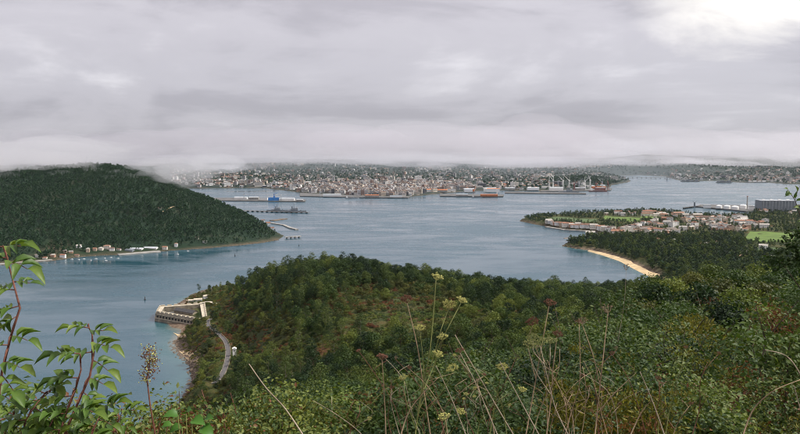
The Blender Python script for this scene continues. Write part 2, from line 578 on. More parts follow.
M['water'] = make_water()
FORT_PX = [(156, 312), (208, 321), (205, 303), (159.5, 306.3)]

# ------------------------------------------------------------------ the land: heights and coastlines
COLS = [-250, 0, 100, 200, 240, 300, 335, 400, 500, 600, 700, 800, 1050]
ROWS = [0.5, 1.5, 4, 10, 25, 60, 120, 250, 400, 550, 700, 850, 1000, 1300, 1700, 2200, 2900]
VALS = [
    [198.3] * 13,
    [198.2] * 13,
    [197.2, 197.4, 197.5, 197.65, 197.65, 197.7, 197.75, 197.8, 197.8, 197.8, 197.8, 197.8, 197.8],
    [192, 194.2, 194.5, 194.9, 195.0, 195.4, 195.7, 195.9, 196.0, 196.1, 196.1, 196.1, 196.2],
    [180, 182, 183, 186, 187, 189, 190, 191, 191.6, 191.7, 191.6, 191.6, 192],
    [156, 160, 162, 165, 167, 170, 172, 174, 177, 181.5, 183.3, 183.3, 186],
    [124, 130, 132, 137, 139, 143, 146, 150, 156, 168, 174, 174.5, 177],
    [62, 75, 75, 82, 86, 96, 100, 104, 111, 124, 135, 140, 160],
    [5, 8, 10, 33, 50, 74, 83, 90, 97, 103, 100, 105, 130],
    [-8, -8, -8, 12, 36, 70, 82, 83, 84, 82, 58, 60, 100],
    [-8, -8, -8, 13, 34, 74, 84, 76, 64, 52, 30, 35, 80],
    [-8, -8, -8, 9, 34, 58, 58, 42, 30, 22, 15, 22, 60],
    [-8, -8, -8, 4, 14, 22, 22, 12, 6, 5, 10, 18, 50],
    [-8, -8, -8, -8, -8, 3, 3, 3, 3, 4, 8, 16, 40],
    [-8, -8, -8, -8, -8, 3, 3, 3, 4, 8, 11, 16, 34],
    [-8, -8, -8, -8, -8, 3, 3, 3, 7, 10, 12, 10, 30],
    [-8, -8, -8, -8, -8, 3, 3, 3, 3, 3, 3, 4, 20]]
NEAR_T = Table(COLS, ROWS, VALS)


def sxy(px, py):
    p = S(px, py)
    return (p[0], p[1])


SHORE = [(-1500, 330), (-420, 430), sxy(60, 446), sxy(150, 425), sxy(181, 402), sxy(187, 390), sxy(189, 377), sxy(186, 366),
         sxy(177, 356), sxy(171, 346), sxy(170, 340), sxy(173, 331), sxy(166, 322), sxy(170, 309), sxy(190, 297), sxy(202, 292), sxy(215, 290),
         sxy(240, 291), sxy(300, 284), sxy(360, 283), sxy(420, 289), sxy(500, 294), sxy(580, 294), sxy(630, 290), sxy(662, 283),
         sxy(648, 276), sxy(634, 269), sxy(619, 261), sxy(603, 255.5), sxy(588, 251), sxy(574, 248.5), sxy(562, 246), sxy(568, 243.5),
         sxy(580, 242), sxy(592, 238.5), sxy(600, 234.5), sxy(596, 231.5), sxy(580, 230.6), sxy(562, 229), sxy(548, 226.5), sxy(533, 224), sxy(519, 220.8),
         sxy(530, 217.5), sxy(560, 215.5), sxy(610, 213), sxy(650, 211.5), sxy(682, 214.5), sxy(695, 217), sxy(725, 218), sxy(745, 216.5), sxy(758, 210), sxy(800, 205), sxy(1000, 199),
         (6000, 2800), (6000, -400), (-1500, -400)]
BEACH = [sxy(x, y) for x, y in ((660, 281), (648, 276), (634, 269), (619, 261), (603, 255.5), (588, 251))]
FORT_POLY = [tuple(S(x, y, 11.0)[:2]) for x, y in FORT_PX]
COVE = [sxy(186, 366), sxy(177, 356), sxy(171, 346)]
FORTBEACH = [sxy(173, 334), sxy(176, 331)]
BEACHES = [BEACH, [sxy(189, 372), sxy(186, 366), sxy(177, 356), sxy(171, 346), sxy(172, 336)]]
ROADPX = [(214, 384, 26), (222, 375, 27), (227, 362, 27), (228, 350, 26), (225, 341, 24), (217, 333, 21), (209, 327, 18), (208, 322, 16), (211, 319, 15)]
ROAD = [S(x, y, z) for x, y, z in ROADPX]
ROADXY = [(p[0], p[1]) for p in ROAD]
ROADZ = [p[2] for p in ROAD]


def near_h(X, Y):
    X, Y = np.asarray(X, float), np.asarray(Y, float)
    z = NEAR_T(X, Y)
    amp = np.clip(Y * 0.03, 0.02, 9.0) * np.clip((3500 - Y) / 2500, 0.15, 1)
    z = z + amp * (fbm(X / 70 + 5, Y / 70) * 1.3 + 0.35 * fbm(X / 14, Y / 14))
    far = Y > 150
    sd = np.full(X.shape, 300.0)
    if np.any(far):
        sd[far] = sdist(SHORE, X[far], Y[far])
    sl = np.full(X.shape, 0.75)
    off = np.zeros(X.shape)
    for bl in BEACHES:
        db = pdist(bl, X, Y)
        k = np.clip((70 - db) / 35, 0, 1)
        sl = sl * (1 - k) + 0.07 * k
        off = np.maximum(off, k)
    zin = np.minimum(np.maximum(z, 1.2), 0.25 - 0.9 * off + sl * np.maximum(sd, 0) + np.where(off > 0, np.maximum(sd - 26, 0) * 0.7, 0))
    zo = np.maximum(-0.25 + 0.5 * sd, -9)
    z = np.where(sd > 0, zin, zo)
    # road bench
    dr = np.full(X.shape, 999.0); rz = np.zeros(X.shape)
    near_road = (X > -260) & (X < -90) & (Y > 450) & (Y < 900)
    if np.any(near_road):
        xs, ys = X[near_road], Y[near_road]
        best = np.full(xs.shape, 1e9); bz = np.zeros(xs.shape)
        for (a, b, za, zb) in zip(ROADXY[:-1], ROADXY[1:], ROADZ[:-1], ROADZ[1:]):
            ex, ey = b[0] - a[0], b[1] - a[1]
            t = np.clip(((xs - a[0]) * ex + (ys - a[1]) * ey) / (ex * ex + ey * ey), 0, 1)
            d = np.hypot(xs - a[0] - ex * t, ys - a[1] - ey * t)
            m_ = d < best
            best = np.where(m_, d, best); bz = np.where(m_, za + (zb - za) * t, bz)
        k = np.clip((34 - best) / 26, 0, 1); k = k * k * (3 - 2 * k)
        z[near_road] = z[near_road] * (1 - k) + (bz - 0.1) * k
    return z


# hill on the far bank of the strait
HCOLS = [-420, -150, 0, 60, 110, 150, 180, 210, 240, 265, 285, 300]
HROWS = [1240, 1330, 1440, 1550, 1650, 1750, 1900, 2050, 2250, 2600, 3000]
HV = [
    [-6, -6, -6, -6, -6, -6, -6, -6, -6, -6, -6, -6],
    [20, 14, 6, 0, -6, -6, -6, -6, -6, -6, -6, -6],
    [50, 42, 32, 22, 8, 0, -4, -6, -6, -6, -6, -6],
    [85, 72, 62, 52, 38, 24, 16, 6, -2, -6, -6, -6],
    [115, 105, 94, 82, 68, 54, 42, 28, 12, 3, -4, -6],
    [140, 132, 122, 112, 98, 84, 68, 50, 28, 11, 1, -6],
    [170, 164, 158, 150, 136, 118, 100, 74, 40, 12, 2, -6],
    [190, 188, 184, 176, 168, 146, 118, 80, 38, 6, -4, -6],
    [200, 196, 190, 180, 170, 142, 106, 60, 20, -4, -6, -6],
    [160, 150, 140, 128, 112, 84, 50, 20, -4, -6, -6, -6],
    [60, 50, 40, 30, 20, 5, -6, -6, -6, -6, -6, -6]]
HK = [.8, .84, .90, .97, 1.05, 1.03, 1, 1, 1, 1, 1, 1]
HV = [[v * k if v > 0 else v for v, k in zip(row, HK)] for row in HV]
HILL_T = Table(HCOLS, HROWS, HV, logy=False)
HSHORE = [sxy(-420, 268), sxy(-150, 268), sxy(0, 265.5), sxy(30, 263), sxy(52, 261), sxy(75, 257.5), sxy(100, 255.5), sxy(120, 255), sxy(150, 252.5), sxy(180, 250), sxy(205, 248.5),
          sxy(235, 246), sxy(262, 243), sxy(279, 240), sxy(284, 236), sxy(274, 231), sxy(262, 224.5), sxy(240, 213.5), sxy(212, 198.5), sxy(190, 189), (-6000, 4200), (-6000, 1300)]


def hill_h(X, Y):
    X, Y = np.asarray(X, float), np.asarray(Y, float)
    z = HILL_T(X, Y)
    z = np.where(z > 0, z * 0.945, z)
    z = z + np.clip(z, 0, 60) / 60 * (34 * fbm(X / 260, Y / 260) + 14 * fbm(X / 75, Y / 75))
    sd = sdist(HSHORE, X, Y)
    return np.where(sd > 0, np.minimum(np.maximum(z, 1.5), 0.3 + 0.55 * sd), np.maximum(-0.3 + 0.5 * sd, -6))


# the city shore and the hills round the inner bay
CSHORE = [(-9000, 4700), sxy(150, 188.2), sxy(205, 188.4), sxy(262, 187.8), sxy(285, 190.5), sxy(310, 194), sxy(352, 196), sxy(380, 197.2), sxy(408, 197), sxy(440, 193.5),
          sxy(470, 191), sxy(505, 190.5), sxy(545, 191), sxy(585, 190), sxy(610, 187), sxy(612, 185), sxy(628, 182.2), sxy(631, 180.5), sxy(622, 178.3), sxy(600, 176.4),
          sxy(640, 175.2), sxy(665, 176.5), sxy(680, 180.5), sxy(697, 181), sxy(720, 180.6), sxy(735, 182.2), sxy(752, 182.8), sxy(765, 182.2), sxy(785, 184), sxy(820, 185), sxy(960, 188), (16000, 5600), (16000, 16000), (-14000, 16000), (-14000, 4700)]


def city_h(X, Y):
    X, Y = np.asarray(X, float), np.asarray(Y, float)
    t = X / Y * F_PX + 400
    z = np.interp(Y, [3400, 4200, 5200, 6500, 8000, 9500, 11500, 15000], [5, 9, 24, 46, 76, 120, 165, 185])
    zr = np.interp(Y, [5200, 6600, 7200, 8200, 9300, 11000, 13000, 15000], [6, 8, 26, 90, 150, 190, 200, 200])
    k = np.clip((t - 600) / 60, 0, 1)
    z = z * (1 - k) + zr * k
    z = z + np.clip(z - 4, 0, 150) * 1.5 * fbm(X / 1500 + 3, Y / 1500, 5)
    # wooded spit at the end of the port
    z = z + 32 * np.exp(-(((t - 585) / 38) ** 2 + ((Y - 5150) / 420) ** 2))
    sd = sdist(CSHORE, X, Y)
    return np.where(sd > 0, np.minimum(np.maximum(z, 2.5), 1.5 + 0.25 * sd), np.maximum(-1 + 0.3 * sd, -6))


# sheets
t_ = np.linspace(-0.86, 0.95, 420)
y_ = np.concatenate([np.geomspace(0.6, 200, 150), np.geomspace(204, 3000, 270)])
TT, YY = np.meshgrid(t_, y_)
XX = TT * YY
ZZ = near_h(XX, YY)
sdn = sdist(SHORE, XX, YY)
rocky = np.clip((9 - ZZ) / 5, 0, 1) * np.clip((40 - sdn) / 20, 0, 1) * (YY < 1250) + np.clip((3.0 - ZZ) / 2, 0, 1) * (YY >= 1250)
tag(link('headland', grid_mesh('headland', XX, YY, ZZ, M['ground'], {'rocky': np.clip(rocky, 0, 1)}, keep=(ZZ > -7.5) & (YY < 2990))),
    'green headland falling from the viewpoint to the sea and the low town peninsula', kind='structure')
XX, YY = np.meshgrid(np.linspace(-3600, -180, 190), np.linspace(1240, 3100, 150))
ZZ = hill_h(XX, YY)
tag(link('far_bank_hill', grid_mesh('far_bank_hill', XX, YY, ZZ, M['ground_far'], {'rocky': np.clip((4 - ZZ) / 4, 0, .5)}, keep=ZZ > -5.5)),
    'dark wooded hill on the far bank of the strait', kind='structure')
TT, YY = np.meshgrid(np.linspace(-0.9, 1.0, 330), np.geomspace(3300, 14500, 170))
XX = TT * YY
ZZ = city_h(XX, YY)
tag(link('city_shore_hills', grid_mesh('city_shore_hills', XX, YY, ZZ, M['ground_city'], {'rocky': np.clip((4 - ZZ) / 4, 0, .6)}, keep=ZZ > -5.5)),
    'hazy land and hills round the inner bay', kind='structure')

# water
TT, YY = np.meshgrid(np.linspace(-1.6, 1.6, 330), np.concatenate([np.geomspace(120, 1600, 260), np.geomspace(1620, 15500, 90)]))
XX = TT * YY
sdn = -sdist(SHORE, XX, YY)
c0 = S(160, 360)
shal = np.clip((np.where(YY < 830, 34, 14) - sdn + 26 * fbm(XX / 40, YY / 40)) / np.where(YY < 830, 46, 20), 0, 1) * np.clip((1900 - YY) / 200, 0, 1)
tag(link('water', grid_mesh('water', XX, YY, np.zeros_like(XX), M['water'], {'shallow': shal})), 'grey blue water of the strait and the bay', kind='structure')
# ------------------------------------------------------------------ plants: prototypes
def leaf_quads(cen, nrm, size, rng, aspect=0.6, bend=0.25):
    """bent leaf-sized faces (two quads each, sharing the midrib) at given centres"""
    n = len(cen)
    a = rng.normal(size=(n, 3)); a -= (a * nrm).sum(1, keepdims=True) * nrm
    a /= np.linalg.norm(a, axis=1, keepdims=True) + 1e-9
    b = np.cross(nrm, a)
    s = size[:, None]
    l, w = a * s * 0.5, b * s * 0.5 * aspect
    up = nrm * s * bend * 0.5
    p = np.stack([cen - l, cen + w + up * 0.6, cen + l - up, cen - w + up * 0.6], 1)
    f = np.arange(n * 4).reshape(n, 4)
    tri = np.concatenate([f[:, [0, 1, 2]], f[:, [0, 2, 3]]], 0)
    return p.reshape(-1, 3), tri


def tri_mesh(name, v, f, mat):
    me = bpy.data.meshes.new(name)
    me.vertices.add(len(v)); me.vertices.foreach_set('co', np.asarray(v, float).ravel())
    me.loops.add(len(f) * 3); me.loops.foreach_set('vertex_index', np.asarray(f, np.int32).ravel())
    me.polygons.add(len(f)); me.polygons.foreach_set('loop_start', np.arange(0, len(f) * 3, 3, dtype=np.int32))
    me.materials.append(mat)
    me.update(calc_edges=True)
    return me


def unit(rng, n):
    v = rng.normal(size=(n, 3))
    return v / np.linalg.norm(v, axis=1, keepdims=True)


def crown_mesh(name, mat, seed, H=9.0, R=3.6, base=0.25, lumps=26, per=42, leaf=0.5, shape='round', flat=0.8, aspect=0.65):
    rng = np.random.default_rng(seed)
    V, Fc, b = [], [], 0
    for i in range(lumps):
        u = (i + rng.random()) / lumps
        z = base + (1 - base) * u ** 0.85
        if shape == 'cone':
            rr = R * (1.04 - u) ** 0.8 * 0.9
        elif shape == 'tall':
            rr = R * (0.55 + 0.45 * math.sin(math.pi * min(1, u * 1.05))) * 0.8
        else:
            rr = R * math.sqrt(max(0.06, 1 - (2 * u - 0.82) ** 2)) * 0.86
        ang = rng.random() * 2 * math.pi
        q = rr * math.sqrt(0.15 + 0.85 * rng.random())
        c = np.array([math.cos(ang) * q, math.sin(ang) * q, z * H + rng.normal() * 0.03 * H])
        lr = R * (0.30 + 0.2 * rng.random()) * (0.75 if shape == 'cone' else 1)
        d = unit(rng, per)
        d[:, 2] = np.where(d[:, 2] < -0.35, -d[:, 2], d[:, 2])
        p = c + d * (lr * (0.75 + 0.32 * rng.random((per, 1)))) * np.array([1, 1, flat])
        nr = d + rng.normal(size=(per, 3)) * 0.45
        nr /= np.linalg.norm(nr, axis=1, keepdims=True)
        v, f = leaf_quads(p, nr, leaf * (0.6 + 0.8 * rng.random(per)), rng, aspect)
        V.append(v); Fc.append(f + b); b += len(v)
    return tri_mesh(name, np.concatenate(V), np.concatenate(Fc), mat)


def trunk_mesh(name, mat, seed, H=9.0, r=0.22, limbs=6, R=3.0):
    rng = random.Random(seed)
    mb = MB()
    pts = [(0, 0, -1.0)]
    x = y = 0
    for k in range(1, 6):
        x += rng.uniform(-.15, .15) * H * 0.1; y += rng.uniform(-.15, .15) * H * 0.1
        pts.append((x, y, H * 0.88 * k / 5))
    mb.tube(pts, [r * (1 - 0.16 * k) for k in range(6)], 6)
    for i in range(limbs):
        k = 1 + i % 4
        p = pts[k]; a = rng.uniform(0, 6.28)
        l = R * rng.uniform(.5, .85)
        q = (p[0] + math.cos(a) * l * .5, p[1] + math.sin(a) * l * .5, p[2] + l * .45)
        e = (p[0] + math.cos(a) * l, p[1] + math.sin(a) * l, p[2] + l * .8)
        mb.tube([p, q, e], [r * .45, r * .3, r * .12], 5)
    return mb.mesh(name, [mat])


def shrub_mesh(name, mat, seed, R=0.9, H=1.1, n=1500, leaf=0.07, spiky=0.0, arch=0.0, aspect=0.6, lumps=16):
    """leaves spread through an uneven mound"""
    rng = np.random.default_rng(seed)
    lc = np.stack([rng.normal(size=lumps) * R * 0.45, rng.normal(size=lumps) * R * 0.45, H * (0.25 + 0.6 * rng.random(lumps))], 1)
    lc[:, 2] *= np.clip(1.15 - 0.35 * np.hypot(lc[:, 0], lc[:, 1]) / R, 0.4, 1)
    lr = R * (0.22 + 0.22 * rng.random(lumps))
    k = rng.integers(0, lumps, n)
    d = unit(rng, n)
    d[:, 2] = np.where(d[:, 2] < -0.5, -d[:, 2], d[:, 2])
    rad = lr[k] * (0.55 + 0.5 * rng.random(n) ** 0.7)
    p = lc[k] + d * rad[:, None]
    p[:, 2] = np.maximum(p[:, 2], 0.02)
    nr = d * 0.6 + np.array([0, 0, 0.5]) + rng.normal(size=(n, 3)) * 0.45
    if spiky:
        nr = np.cross(d, rng.normal(size=(n, 3)))
    nr /= np.linalg.norm(nr, axis=1, keepdims=True) + 1e-9
    v, f = leaf_quads(p, nr, leaf * (0.55 + 0.9 * rng.random(n)), rng, aspect)
    return tri_mesh(name, v, f, mat), lc


def shrub_stems(name, mat, seed, R, H, lc, n=9, r=0.008):
    rng = random.Random(seed)
    mb = MB()
    for i in range(n):
        e = lc[rng.randrange(len(lc))]
        a = rng.uniform(0, 6.28); o = rng.uniform(.0, .3) * R
        tip = (e[0] + rng.uniform(-.3, .3) * R, e[1] + rng.uniform(-.3, .3) * R, e[2] + rng.uniform(0.05, .35) * H)
        m_ = ((e[0] + math.cos(a) * o) * .6, (e[1] + math.sin(a) * o) * .6, e[2] * .7)
        mb.tube([(math.cos(a) * o * .4, math.sin(a) * o * .4, -0.15), m_, e, tip], [r * 1.6, r * 1.2, r, r * .4], 4)
    return mb.mesh(name, [mat])


def proto_collection(name, meshes):
    c = bpy.data.collections.new(name)
    for i, ms in enumerate(meshes):
        o = bpy.data.objects.new(f'{name}_{i:02d}', ms)
        c.objects.link(o)
    return c


def scatter(name, pts, rotz, scl, idx, coll, label, tilt=0.0):
    """one mass of vegetation: instances on points"""
    me = bpy.data.meshes.new(name)
    n = len(pts)
    me.vertices.add(n); me.vertices.foreach_set('co', np.asarray(pts, float).ravel())
    for nm, ty, val in (('rz', 'FLOAT', rotz), ('sc', 'FLOAT', scl), ('pick', 'INT', idx)):
        at = me.attributes.new(nm, ty, 'POINT')
        at.data.foreach_set('value', np.asarray(val, np.int32 if ty == 'INT' else np.float32))
    o = link(name, me)
    ng = bpy.data.node_groups.new(name, 'GeometryNodeTree')
    ng.interface.new_socket('Geometry', in_out='INPUT', socket_type='NodeSocketGeometry')
    ng.interface.new_socket('Geometry', in_out='OUTPUT', socket_type='NodeSocketGeometry')
    gi, go = ng.nodes.new('NodeGroupInput'), ng.nodes.new('NodeGroupOutput')
    ip = ng.nodes.new('GeometryNodeInstanceOnPoints')
    ci = ng.nodes.new('GeometryNodeCollectionInfo')
    ci.inputs['Collection'].default_value = coll
    ci.inputs['Separate Children'].default_value = True
    ci.inputs['Reset Children'].default_value = True

    def attr(nm, ty):
        a = ng.nodes.new('GeometryNodeInputNamedAttribute'); a.data_type = ty
        a.inputs['Name'].default_value = nm
        return a.outputs['Attribute']
    cx = ng.nodes.new('ShaderNodeCombineXYZ')
    e2r = ng.nodes.new('FunctionNodeEulerToRotation')
    ng.links.new(attr('rz', 'FLOAT'), cx.inputs[2])
    ng.links.new(cx.outputs[0], e2r.inputs[0])
    ng.links.new(gi.outputs[0], ip.inputs['Points'])
    ng.links.new(ci.outputs[0], ip.inputs['Instance'])
    ip.inputs['Pick Instance'].default_value = True
    ng.links.new(attr('pick', 'INT'), ip.inputs['Instance Index'])
    ng.links.new(e2r.outputs[0], ip.inputs['Rotation'])
    ng.links.new(attr('sc', 'FLOAT'), ip.inputs['Scale'])
    ng.links.new(ip.outputs[0], go.inputs[0])
    md = o.modifiers.new('scatter', 'NODES'); md.node_group = ng
    tag(o, label, kind='stuff')
    return o


def visible(pts, tops, extra=1.0, n=40):
    """is a thing's top seen from the camera over the ground between?"""
    pts = np.asarray(pts)
    s_top = (pts[:, 2] + tops - CAMZ) / pts[:, 1]
    occ = np.full(len(pts), -1e9)
    for k in np.geomspace(0.006, 0.97, n):
        X, Y = pts[:, 0] * k, pts[:, 1] * k
        s = (near_h(X, Y) + np.where(Y < 30, 0.8, extra) - CAMZ) / np.maximum(Y, 0.5)
        occ = np.maximum(occ, np.where(Y > 3, s, -1e9))
    return s_top > occ


# tree kinds: (crown mesh, trunk mesh, height)
TREES = {}
for kind, mat, variants in (
        ('dark', 'leaf_dark', [dict(H=9, R=3.9), dict(H=10, R=4.3, lumps=30), dict(H=8, R=3.4)]),
        ('mid', 'leaf_mid', [dict(H=8, R=3.6), dict(H=9, R=4.0, lumps=30), dict(H=7, R=3.3)]),
        ('euc', 'leaf_euc', [dict(H=12, R=3.0, shape='tall', lumps=24, leaf=0.45, base=0.3), dict(H=14, R=3.2, shape='tall', lumps=28, leaf=0.45, base=0.32)]),
        ('olive', 'leaf_olive', [dict(H=5, R=3.0, base=0.12, lumps=20), dict(H=4, R=2.6, base=0.1, lumps=18)]),
        ('pine', 'leaf_dark', [dict(H=11, R=3.0, shape='cone', leaf=0.42, base=0.18), dict(H=9, R=2.6, shape='cone', leaf=0.4, base=0.15)])):
    TREES[kind] = []
    for i, kw in enumerate(variants):
        sd = sum(map(ord, kind)) * 7 + i
        TREES[kind].append((crown_mesh(f'{kind}_crown', M[mat], sd, **kw), trunk_mesh(f'{kind}_trunk', M['bark_pale' if kind == 'euc' else 'bark'], sd, kw['H'], 0.2, 6, kw['R']), kw['H']))
FINE_TREES = {k: [(crown_mesh(f'{k}_fine_crown', M[m_], 60 + i + len(k), H=7, R=4.0, base=0.08, lumps=46, per=90, leaf=0.34), trunk_mesh(f'{k}_fine_trunk', M['bark'], 60 + i, 7, .16, 8, 3.4), 7.0) for i in range(2)]
              for k, m_ in (('dark', 'leaf_dark'), ('mid', 'leaf_mid'), ('olive', 'leaf_olive'))}
SHRUBS = {}
FINE = {}
for kind, mat, stem, kw, ns in (
        ('bramble', 'leaf_bramble', 'twig_red', dict(R=1.0, H=1.0, n=3000, leaf=0.05), 14),
        ('gorse', 'leaf_gorse', 'bark', dict(R=0.8, H=1.2, n=3200, leaf=0.06, spiky=1, aspect=0.28), 12),
        ('heath', 'leaf_rust', 'twig_red', dict(R=0.7, H=1.0, n=2400, leaf=0.05, spiky=1, aspect=0.35), 14),
        ('holly', 'leaf_dark', 'bark', dict(R=1.1, H=1.5, n=3000, leaf=0.055), 10),
        ('laurel', 'leaf_mid', 'bark', dict(R=1.1, H=1.5, n=3000, leaf=0.062), 10)):
    SHRUBS[kind] = []
    for i in range(3):
        sd = sum(map(ord, kind)) * 11 + i
        fm, lc = shrub_mesh(f'{kind}_foliage', M[mat], sd, **kw)
        kf = dict(kw); kf['n'] = int(kw['n'] * 1.25); kf['leaf'] = kw['leaf'] * 0.85
        FINE.setdefault(kind, []).append(shrub_mesh(f'{kind}_fine', M[mat], sd, lumps=22, **kf)[0])
        SHRUBS[kind].append((fm, shrub_stems(f'{kind}_stem', M[stem], sd, kw['R'], kw['H'], lc, ns), kw['H']))


def jitter_points(t0, t1, y0, y1, spacing, rng):
    """points spread evenly over the ground between two bearings and two distances"""
    area = (t1 - t0) * (y1 ** 2 - y0 ** 2) / 2
    n = int(area / spacing ** 2)
    Y = np.sqrt(y0 ** 2 + rng.random(n) * (y1 ** 2 - y0 ** 2))
    t = t0 + (t1 - t0) * rng.random(n)
    return t * Y, Y


def px_of(X, Y, z):
    return proj(np.stack([X, Y, z], -1))


# ---- the headland's woodland
rng = np.random.default_rng(21)
X, Y = jitter_points(-0.42, 0.75, 190, 1180, 6.9, rng)
Z = near_h(X, Y)
sdn = sdist(SHORE, X, Y)
ok = (sdn > 14) & (Z > 3)
X, Y, Z = X[ok], Y[ok], Z[ok]
rd = pdist(ROADXY, X, Y)
px, py = px_of(X, Y, Z)
heath_a = S(392, 318, 88)
hx, hy = (px - 400) / 62, (py - 318) / 26
heath = np.exp(-(hx ** 2 + hy ** 2)) + 0.8 * np.exp(-(((px - 265) / 30) ** 2 + ((py - 345) / 26) ** 2))
dens = 1.0 - 1.15 * heath + 0.5 * fbm(X / 60, Y / 60)
FORT_C = np.array([-250.0, 862.0])
low = (Z < 34) & (px < 236)
keep = (rng.random(len(X)) < dens) & (rd > 6) & ~(low & (rng.random(len(X)) < 0.45)) & (sdist(FORT_POLY, X, Y) < -9)
trans_hut = S(234.5, 355, 28)
keep &= (np.hypot(X - trans_hut[0], Y - trans_hut[1]) > 9)
X, Y, Z, px, py, heath, low = (a[keep] for a in (X, Y, Z, px, py, heath, low))
n = len(X)
r = rng.random(n)
nz = fbm(X / 110 + 9, Y / 110)
kinds = np.where(nz > 0.06, 'dark', np.where(nz > -0.05, 'mid', 'euc')).astype(object)
kinds[r < 0.16] = 'mid'
kinds[(r > 0.93)] = 'pine'
knob = (np.hypot((px - 338) / 45, (Y - 700) / 120) < 1) | ((py < 300) & (px > 400) & (px < 660))
kinds[knob & (r > 0.3)] = 'dark'
kinds[(heath > 0.22) & (r > 0.25)] = 'olive'
kinds[low & (r > 0.3)] = 'olive'
scl = 0.72 + 0.85 * rng.random(n) ** 1.6
scl = np.where(knob, scl * 1.12, scl)
scl = np.where((px < 250) & (Y > 780), scl * 0.75, scl)
hts = np.array([9.5 if k in ('dark',) else 8 if k == 'mid' else 13 if k == 'euc' else 4.5 if k == 'olive' else 10 for k in kinds]) * scl
pts = np.stack([X, Y, Z], 1)
vis = visible(pts, hts * 0.95, 3.0)
order = np.argsort(-(hts / Y) * vis * ((px > 150) & (px < 810)) )
near_ids = order[:270]
is_near = np.zeros(n, bool); is_near[near_ids] = True
TREE_WORDS = {'dark': 'dark green broadleaf tree', 'mid': 'mid green broadleaf tree', 'euc': 'slim eucalyptus tree', 'olive': 'low olive green bushy tree', 'pine': 'dark conical pine tree'}


def place(root_name, x, y, z, rz, s, parts, label, cat, group):
    o = link(root_name, None, None, (x, y, z), rz, float(s))
    o.empty_display_size = 0.5
    for nm, me in parts:
        link(nm, me, o)
    return tag(o, label, cat, group)


def zone(px_, py_):
    if px_ < 250: return 'above the cove and the winding road'
    if px_ < 400: return ('high on the headland knoll' if py_ < 300 else 'half way down the headland slope' if py_ < 345 else 'low on the headland slope, nearest the viewpoint') + (' left of the heath' if px_ < 325 else '')
    if px_ < 560: return 'in the hollow behind the flower stalks'
    return 'on the slope above the sandy beach'


for i in near_ids:
    k = kinds[i]; v = TREES[k][rng.integers(len(TREES[k]))]
    w = f'{TREE_WORDS[k]} {zone(px[i], py[i])}'
    place({'dark': 'broadleaf_tree', 'mid': 'broadleaf_tree', 'euc': 'eucalyptus_tree', 'olive': 'bushy_tree', 'pine': 'pine_tree'}[k], X[i], Y[i], Z[i] - .2, rng.random() * 6.28, scl[i] * 1.0,
          [('crown', v[0]), ('trunk', v[1])], w, 'tree', w)
protos, base_of = [], {}
for k in TREES:
    base_of[k] = len(protos)
    for c_, t__, h_ in TREES[k]:
        protos.append(c_)
col_trees = proto_collection('headland_crowns', protos)
rest = ~is_near & (visible(pts, hts + 6, 2.0) | (rng.random(n) < 0.6))
pick = np.array([base_of[k] + rng.integers(len(TREES[k])) for k in kinds[rest]])
scatter('woodland', pts[rest] - [0, 0, .2], rng.random(rest.sum()) * 6.28, scl[rest], pick, col_trees, 'dense mixed woodland covering the headland')

# scrub between the trees (low growth nobody could count)
X, Y = jitter_points(-0.36, 0.5, 240, 980, 4.2, rng)
Z = near_h(X, Y); sdn = sdist(SHORE, X, Y)
ok = (sdn > 7) & (Z > 2) & (pdist(ROADXY, X, Y) > 3.0) & (sdist(FORT_POLY, X, Y) < -5)
X, Y, Z = X[ok], Y[ok], Z[ok]
pts = np.stack([X, Y, Z], 1)
ok = visible(pts, np.full(len(X), 3.0), 0.5); pts = pts[ok]
sc_meshes = []
for kind, mat, cnt in (('gorse', 'leaf_gorse', 2), ('rust', 'leaf_rust', 2), ('green', 'leaf_mid', 2), ('olive', 'leaf_olive', 2)):
    for i in range(cnt):
        sc_meshes.append(shrub_mesh(f'{kind}_scrub', M[mat], 500 + len(sc_meshes), R=1.9, H=1.8, n=260, leaf=0.42, lumps=10)[0])
col_scrub = proto_collection('scrub', sc_meshes)
nz = fbm(pts[:, 0] / 45 + 2, pts[:, 1] / 45)
r = rng.random(len(pts))
pk = np.where(nz > 0.13, 2, np.where(nz > 0.0, 0, np.where(nz > -0.1, 6, 4))) + rng.integers(0, 2, len(pts))
pk = np.where(r < 0.2, rng.integers(0, 8, len(pts)), pk)
ppx, ppy = proj(pts)
hz_ = np.exp(-(((ppx - 385) / 60) ** 2 + ((ppy - 312) / 24) ** 2)) + .5 * np.exp(-(((ppx - 262) / 34) ** 2 + ((ppy - 345) / 30) ** 2))
pk = np.where((hz_ > .35) & (nz > -.02) & (r > .35), 2 + (r > .7), pk)
scatter('scrub', pts - [0, 0, .2], r * 6.28, 0.6 + 0.8 * rng.random(len(pts)), pk, col_scrub, 'low scrub of gorse, heather and bracken on the headland')

# ---- forest on the far hill
far_meshes = [crown_mesh('far_crown', M['leaf_far'], 900 + i, H=9 + i, R=3.6, lumps=9, per=9, leaf=2.0, shape=('round', 'cone', 'round', 'tall')[i % 4], aspect=0.8) for i in range(4)]
col_far = proto_collection('far_crowns', far_meshes)
X = -3300 + 3120 * rng.random(90000); Y = 1290 + 1150 * rng.random(90000)
Z = hill_h(X, Y); sdh = sdist(HSHORE, X, Y)
t = X / Y * F_PX + 400
clear = fbm(X / 120 + 40, Y / 120, 3)
ok = (sdh > 16) & (Z > 3) & (t > -90) & (clear < 0.27) & ((Z > 16) | (rng.random(len(X)) < 0.45))
pts = np.stack([X, Y, Z], 1)[ok]
scatter('far_forest', pts, rng.random(len(pts)) * 6.28, 0.45 + 0.8 * rng.random(len(pts)) ** 2, rng.integers(0, 4, len(pts)), col_far, 'dark forest covering the hill on the far bank')
